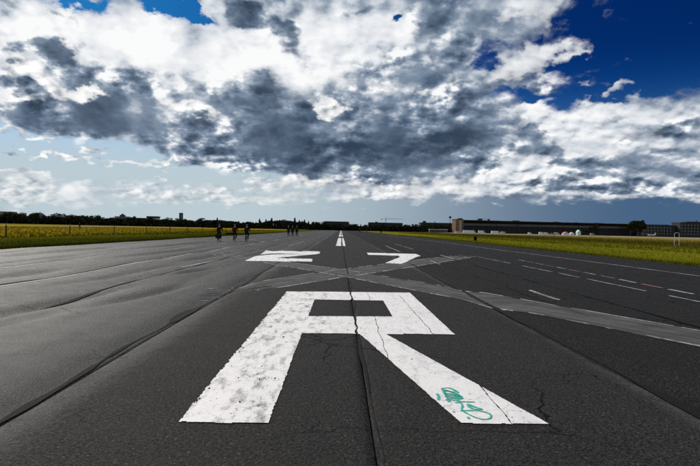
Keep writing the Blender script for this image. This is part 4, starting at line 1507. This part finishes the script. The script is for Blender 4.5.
# straight ahead
block('warehouse', 'long dark warehouse with a flat roof beyond the end of the runway', -6, 700, 33, 16, 11.2, M['render_dark'], M['roof_dark'], 1, 9, base=5.)
block('warehouse', 'long dark warehouse with roof vents right of the runway axis', 60, 705, 46, 16, 11.0, M['render_dark'], M['roof_dark'], 1, 12, base=5., extra=roof_boxes([(-12, 0, 11.46, 3, 3, 1.1)]))
block('warehouse', 'broad black sided warehouse before the radar mast', 128, 690, 46, 18, 12.0, M['render_dark'], M['roof_dark'], 1, 12, base=5., extra=roof_boxes([(-17, 0, 12.46, 4, 3, 2.2), (-3, 0, 12.46, 1.0, 1, 1.8)]))
hall = block('low_hall', 'low white roofed hall at the edge of the field', 94, 500, 17, 8, 2.9, M['render_dark'], M['white_coat'], 1, 8, win=(1.2, .9), base=1.0)

# construction crane
cr = empty('tower_crane', (86, 1000, 0), R(2))
tag(cr, 'thin tower crane with a level jib above the distant roofs', 'crane')
m = MB()
for s in (-.6, .6):
    for t in (-.6, .6):
        m.tube([(s, t, 0), (s, t, 23)], .14, 4)
for i in range(12):
    z = i * 1.9
    m.tube([(-.6, -.6, z), (.6, -.6, z + 1.9)], .09, 4)
    m.tube([(-.6, .6, z + 1.9), (.6, .6, z)], .09, 4)
m.build('mast', M['steel_dark'], cr)
m = MB()
m.tube([(-9, -.5, 22.6), (34, -.5, 22.6)], .16, 4)
m.tube([(-9, .5, 22.6), (34, .5, 22.6)], .16, 4)
m.tube([(0, 0, 23.9), (34, 0, 23.4)], .12, 4)
for i in range(17):
    m.tube([(2 * i, -.5, 22.6), (2 * i + 1, 0, 23.8), (2 * i + 2, .5, 22.6)], .07, 4)
m.build('jib', M['steel_dark'], cr)
MB().tube([(0, 0, 23), (0, 0, 26.5)], [.5, .12], 4).build('peak', M['steel_dark'], cr)
m = MB()
m.tube([(0, 0, 26.4), (22, 0, 23.7)], .06, 4)
m.tube([(0, 0, 26.4), (-8.5, 0, 22.7)], .06, 4)
m.build('stay', M['steel_dark'], cr)
MB().box(-8, 0, 20.9, 2.2, 1.4, 1.7).build('counterweight', M['concrete'], cr)
MB().box(1.3, 0, 21.0, 1.3, 1.3, 1.5).build('cab', M['white_coat'], cr)

# radar mast
rm = empty('radar_mast', (129, 612, 0))
tag(rm, 'thin lattice mast with a dark round head beside the brick block', 'mast')
m = MB()
for i in range(3):
    a = i * 2.094
    m.tube([(.7 * math.cos(a), .7 * math.sin(a), 0), (.35 * math.cos(a), .35 * math.sin(a), 17)], .10, 5)
for k_ in range(11):
    z = k_ * 1.5
    f = .7 - .35 * z / 17
    pts = [(f * math.cos(i * 2.094), f * math.sin(i * 2.094), z + .25 * i) for i in range(3)]
    m.tube(pts, .05, 4)
m.build('lattice', M['steel_dark'], rm)
hd = MB().lathe((0, 0, 17.0), [(.6, 0), (1.35, .5), (1.5, 1.3), (1.35, 2.1), (.5, 2.5)], 14).build('head', M['steel_dark'], rm)
MB().tube([(0, 0, 19.4), (0, 0, 21.2)], .06, 5).build('antenna', M['steel_dark'], hd)

# brick block at the end of the terminal
bb = empty('brick_block', (135.5, 600, 0), R(14))
tag(bb, 'brown brick corner block with a pale vertical strip at the end of the terminal', 'building')
MB().box(0, 0, 0, 9.6, 9.6, 15.2).build('wall', M['brick_brown'], bb)
MB().box(.9, -4.9, 0, 2.2, .5, 14.6).build('stair_strip', M['stone_sand'], bb)
rf = MB().box(0, 0, 15.203, 10, 10, .6).build('roof', M['roof_dark'], bb)
MB().box(2.6, 0, 15.81, 4, 5, 1.2).build('roof_house', M['roof_dark'], rf)
me = window_me(1.1, 1.5)
for r_ in range(4):
    for xx in (-3.9, -2.2, 3.0, 4.1):
        o = link('window', me, None, bb)
        o.location = (xx, -4.86, 2.2 + r_ * 3.3)
MB().box(0, -12, 0, 17, 4, 1.9).build('annexe', M['render_pale'], bb)
MB().box(0, -12, 1.903, 17.4, 4.4, .2).build('annexe_roof', M['white_coat'], bb)

# terminal: a long slightly bent row of hangars with a canopy roof
tm = empty('terminal_building', (143, 640, 0))
tag(tm, 'very long dark airport terminal with a canopy roof and a pale window band', 'building')
NB, BW = 10, 25.
me_win = window_me(3.2, 2.0)
me_door = MB().box(0, 0, 0, 5.4, .20, 8.2).mesh('hangar_door')
me_door.materials.append(M['steel_dark'])
me_mul = MB().box(0, 0, 0, .14, .10, 2.0).mesh('mullion')
me_mul.materials.append(M['render_pale'])
px, py = 0., 0.
for i in range(NB):
    ang = R(-1.0 - .5 * i)
    c, s = math.cos(ang), math.sin(ang)
    def at(u, v, z=0.):
        return (px + u * c - v * s, py + u * s + v * c, z)
    m = MB()
    a = at(BW / 2, 9)
    m.box(a[0], a[1], 0, BW - .01, 18, 15.0 - .12 * i, ang)
    m.build('wall', M['render_dark'], tm)
    hgt_b = 15.0 - .12 * i
    m = MB()
    a = at(BW / 2, 2.5)
    m.box(a[0], a[1], hgt_b + .004 + .002 * (i % 2), BW + .3, 33, .8, ang)
    m.build('canopy_roof', M['roof_dark'], tm)
    m = MB()
    a = at(BW / 2, -.14)
    m.box(a[0], a[1], 9.2, BW - .4, .2, 2.7, ang)
    m.build('window_band', M['render_grey'], tm)
    for k_ in range(6):
        a = at((k_ + .5) * BW / 6, -.32, 9.55)
        o = link('window', me_win, None, tm)
        o.location = a
        o.rotation_euler = (0, 0, ang)
        f = link('mullion', me_mul, None, o)
        f.location = (0, -.14, 0)
    for k_ in range(4):
        a = at((k_ + .5) * BW / 4, -.18, .05)
        o = link('hangar_door', me_door, None, tm)
        o.location = a
        o.rotation_euler = (0, 0, ang)
    px, py = at(BW, 0)[:2]
for (x, y, z, sx, sy, sz) in ((30, 4, 15.7, 5, 5, 2.4), (41, 4, 15.7, 2.0, 4, 2.2), (75, 4, 15.5, 8, 5, 1.2), (125, 3, 15.0, 6, 5, 1.2), (150, 2, 14.8, 3, 3, 1.2), (176, 0, 14.5, 9, 5, 1.3), (205, -2, 14.3, 5, 5, 1.1)):
    MB().box(x, y, z, sx, sy, sz).build('roof_house', M['roof_dark'], tm)
m = MB()
for xx in (32.5, 35, 37.5, 40):
    m.tube([(xx, 1.5, 15.6), (xx, 1.5, 17.8)], .12, 5)
m.tube([(32, 1.5, 17.8), (41.5, 1.5, 17.8)], .12, 5)
m.build('roof_railing', M['steel_dark'], tm)
for xx in (82, 139, 164, 186):
    MB().tube([(xx, 2, 15.0), (xx, 2, 18.6)], [.14, .06], 5).build('aerial', M['steel_dark'], tm)

block('office_block', 'tall dark office block with a stepped roof at the far end of the terminal', 418, 600, 52, 16, 17.0, M['render_dark'], M['roof_dark'], 4, 14, base=3., extra=roof_boxes([(-6, 0, 17.46, 20, 8, 1.2), (14, 0, 17.46, 10, 8, .9), (-2, 0, 18.67, 1, 1, 1.6)]))
block('office_block', 'lower dark wing joined to the stepped office block', 372, 606, 38, 14, 13.4, M['render_dark'], M['roof_dark'], 3, 10, base=3.)


# ------------------------------------------------------------------ parked vehicles, tents and an aircraft on the apron
def van(name, label, x, y, rz, ln, hh, coat, cat='van', group='vehicles parked on the apron'):
    root = empty(name, (x, y, .14), rz)
    tag(root, label, cat, group)
    m = MB()
    m.prism([(-ln / 2, .35), (ln / 2, .35), (ln / 2, 1.0), (ln / 2 - .25, 1.15), (ln / 2 - .95, hh), (-ln / 2, hh)], -.95, .95)
    m.build('body', coat, root)
    m = MB()
    m.prism([(ln / 2 - .40, 1.16), (ln / 2 - .99, hh - .12), (ln / 2 - 1.6, hh - .12), (ln / 2 - 1.6, 1.16)], -.965, .965)
    m.build('side_window', M['glass'], root)
    for xx in (-ln / 2 + .9, ln / 2 - .95):
        for yy in (-.86, .86):
            w = MB().ring((0, yy, 0), .26, .10, 'X', 14, 6)
            w.v = [(vy - yy, yy + vx, vz) for vx, vy, vz in w.v]
            o = w.build('wheel', M['rubber'], root)
            o.location = (xx, 0, .36)
    return root

VANS = [(114, 458, 11.0, 2.7, 'white_coat', 'long_truck', 'very long white box truck parked beside the brick block', 'truck'),
        (125.5, 460, 6.0, 2.7, 'white_coat', 'van', 'white van parked beside the very long white truck', 'van'),
        (137, 457, 7.5, 2.6, 'white_coat', 'van', 'longer white van in front of the hangars', 'van'),
        (144.6, 459, 4.2, 2.2, 'render_pale', 'van', 'short pale grey van behind the longer white one', 'van'),
        (168, 458, 3.0, 1.9, 'white_coat', 'car', 'small lone white car before the hangars', 'car'),
        (178.5, 458, 4.6, 2.4, 'white_coat', 'van', 'white van next to its twin on the apron', 'van'),
        (183.5, 460, 4.6, 2.2, 'white_coat', 'van', 'lower white van next to its twin on the apron', 'van'),
        (187.5, 455, 3.6, 1.7, 'red_coat', 'car', 'small dark red car beside the white vans', 'car'),
        (193, 460, 4.4, 2.4, 'render_pale', 'van', 'pale grey van between the red car and the tents', 'van'),
        (224, 458, 3.4, 2.4, 'render_grey', 'van', 'grey van past the green tented stall', 'van'),
        (236, 455, 3.6, 1.6, 'cloth_wine', 'car', 'very dark red car before the narrow tree', 'car')]
for (x, y, ln, hh, mt, nm, lab, cat) in VANS:
    van(nm, lab, x, y, random.uniform(-.1, .1), ln, hh, M[mt], cat)


def tent(label, x, y, w, h, cloth):
    root = empty('gable_tent', (x, y, .14))
    tag(root, label, 'tent', 'tents on the apron')
    m = MB()
    m.prism([(-w / 2 - .2, h * .55), (w / 2 + .2, h * .55), (0, h)], -2.2, 2.2)
    m.build('roof', cloth, root)
    MB().box(0, 0, 0, w, 4, h * .55 - .01).build('side_wall', M['white_coat'], root)
    for s in (-1, 1):
        MB().tube([(s * w / 2, -2.1, 0), (s * w / 2, -2.1, h * .55)], .06, 5).build('pole', M['steel_dark'], root)
tent('faded pink gable tent among the parked vehicles', 199, 456, 4.8, 3.0, M['pink_cloth'])
tent('plain white gable tent beside the pink one', 205, 457, 3.4, 2.7, M['white_coat'])
tent('tall pale green tented stall at the end of the tents', 211.5, 458, 2.8, 5.0, M['green_coat'])

pl = empty('small_aircraft', (303, 500, .14), R(8))
tag(pl, 'white propeller aircraft with an upright tail fin parked by the lone tree', 'aircraft')
m = MB()
m.tube([(-4.2, 0, 1.55), (-3.9, 0, 1.55), (-3.0, 0, 1.6), (-1.2, 0, 1.75), (1.0, 0, 1.65), (3.6, 0, 1.7), (4.0, 0, 1.75)], [.15, .42, .58, .66, .50, .20, .08], 12)
m.build('fuselage', M['white_coat'], pl, True)
m = MB()
m.prism([(3.0, 1.8), (4.2, 1.8), (4.5, 4.1), (3.6, 4.1)], -.10, .10)
m.build('tail_fin', M['white_coat'], pl)
m = MB()
m.box(-.9, 0, 2.25, 1.5, 10.5, .16)
m.build('wing', M['white_coat'], pl)
MB().box(3.7, 0, 1.85, .9, 3.4, .10).build('tailplane', M['white_coat'], pl)
MB().box(-1.7, 0, 2.0, .9, 1.0, .45, 0, .7).build('cockpit_window', M['glass'], pl)
m = MB()
m.box(-4.27, 0, .75, .06, .16, 1.6)
m.build('propeller', M['steel_dark'], pl)
for (xx, yy) in ((-2.9, 0), (-.5, -1.1), (-.5, 1.1)):
    w = MB()
    w.tube([(xx, yy, .3), (xx, yy * .5, 1.3)], .05, 5)
    w.tube([(xx, yy - .09, .3), (xx, yy + .09, .3)], .28, 12)
    w.build('undercarriage', M['rubber'], pl)
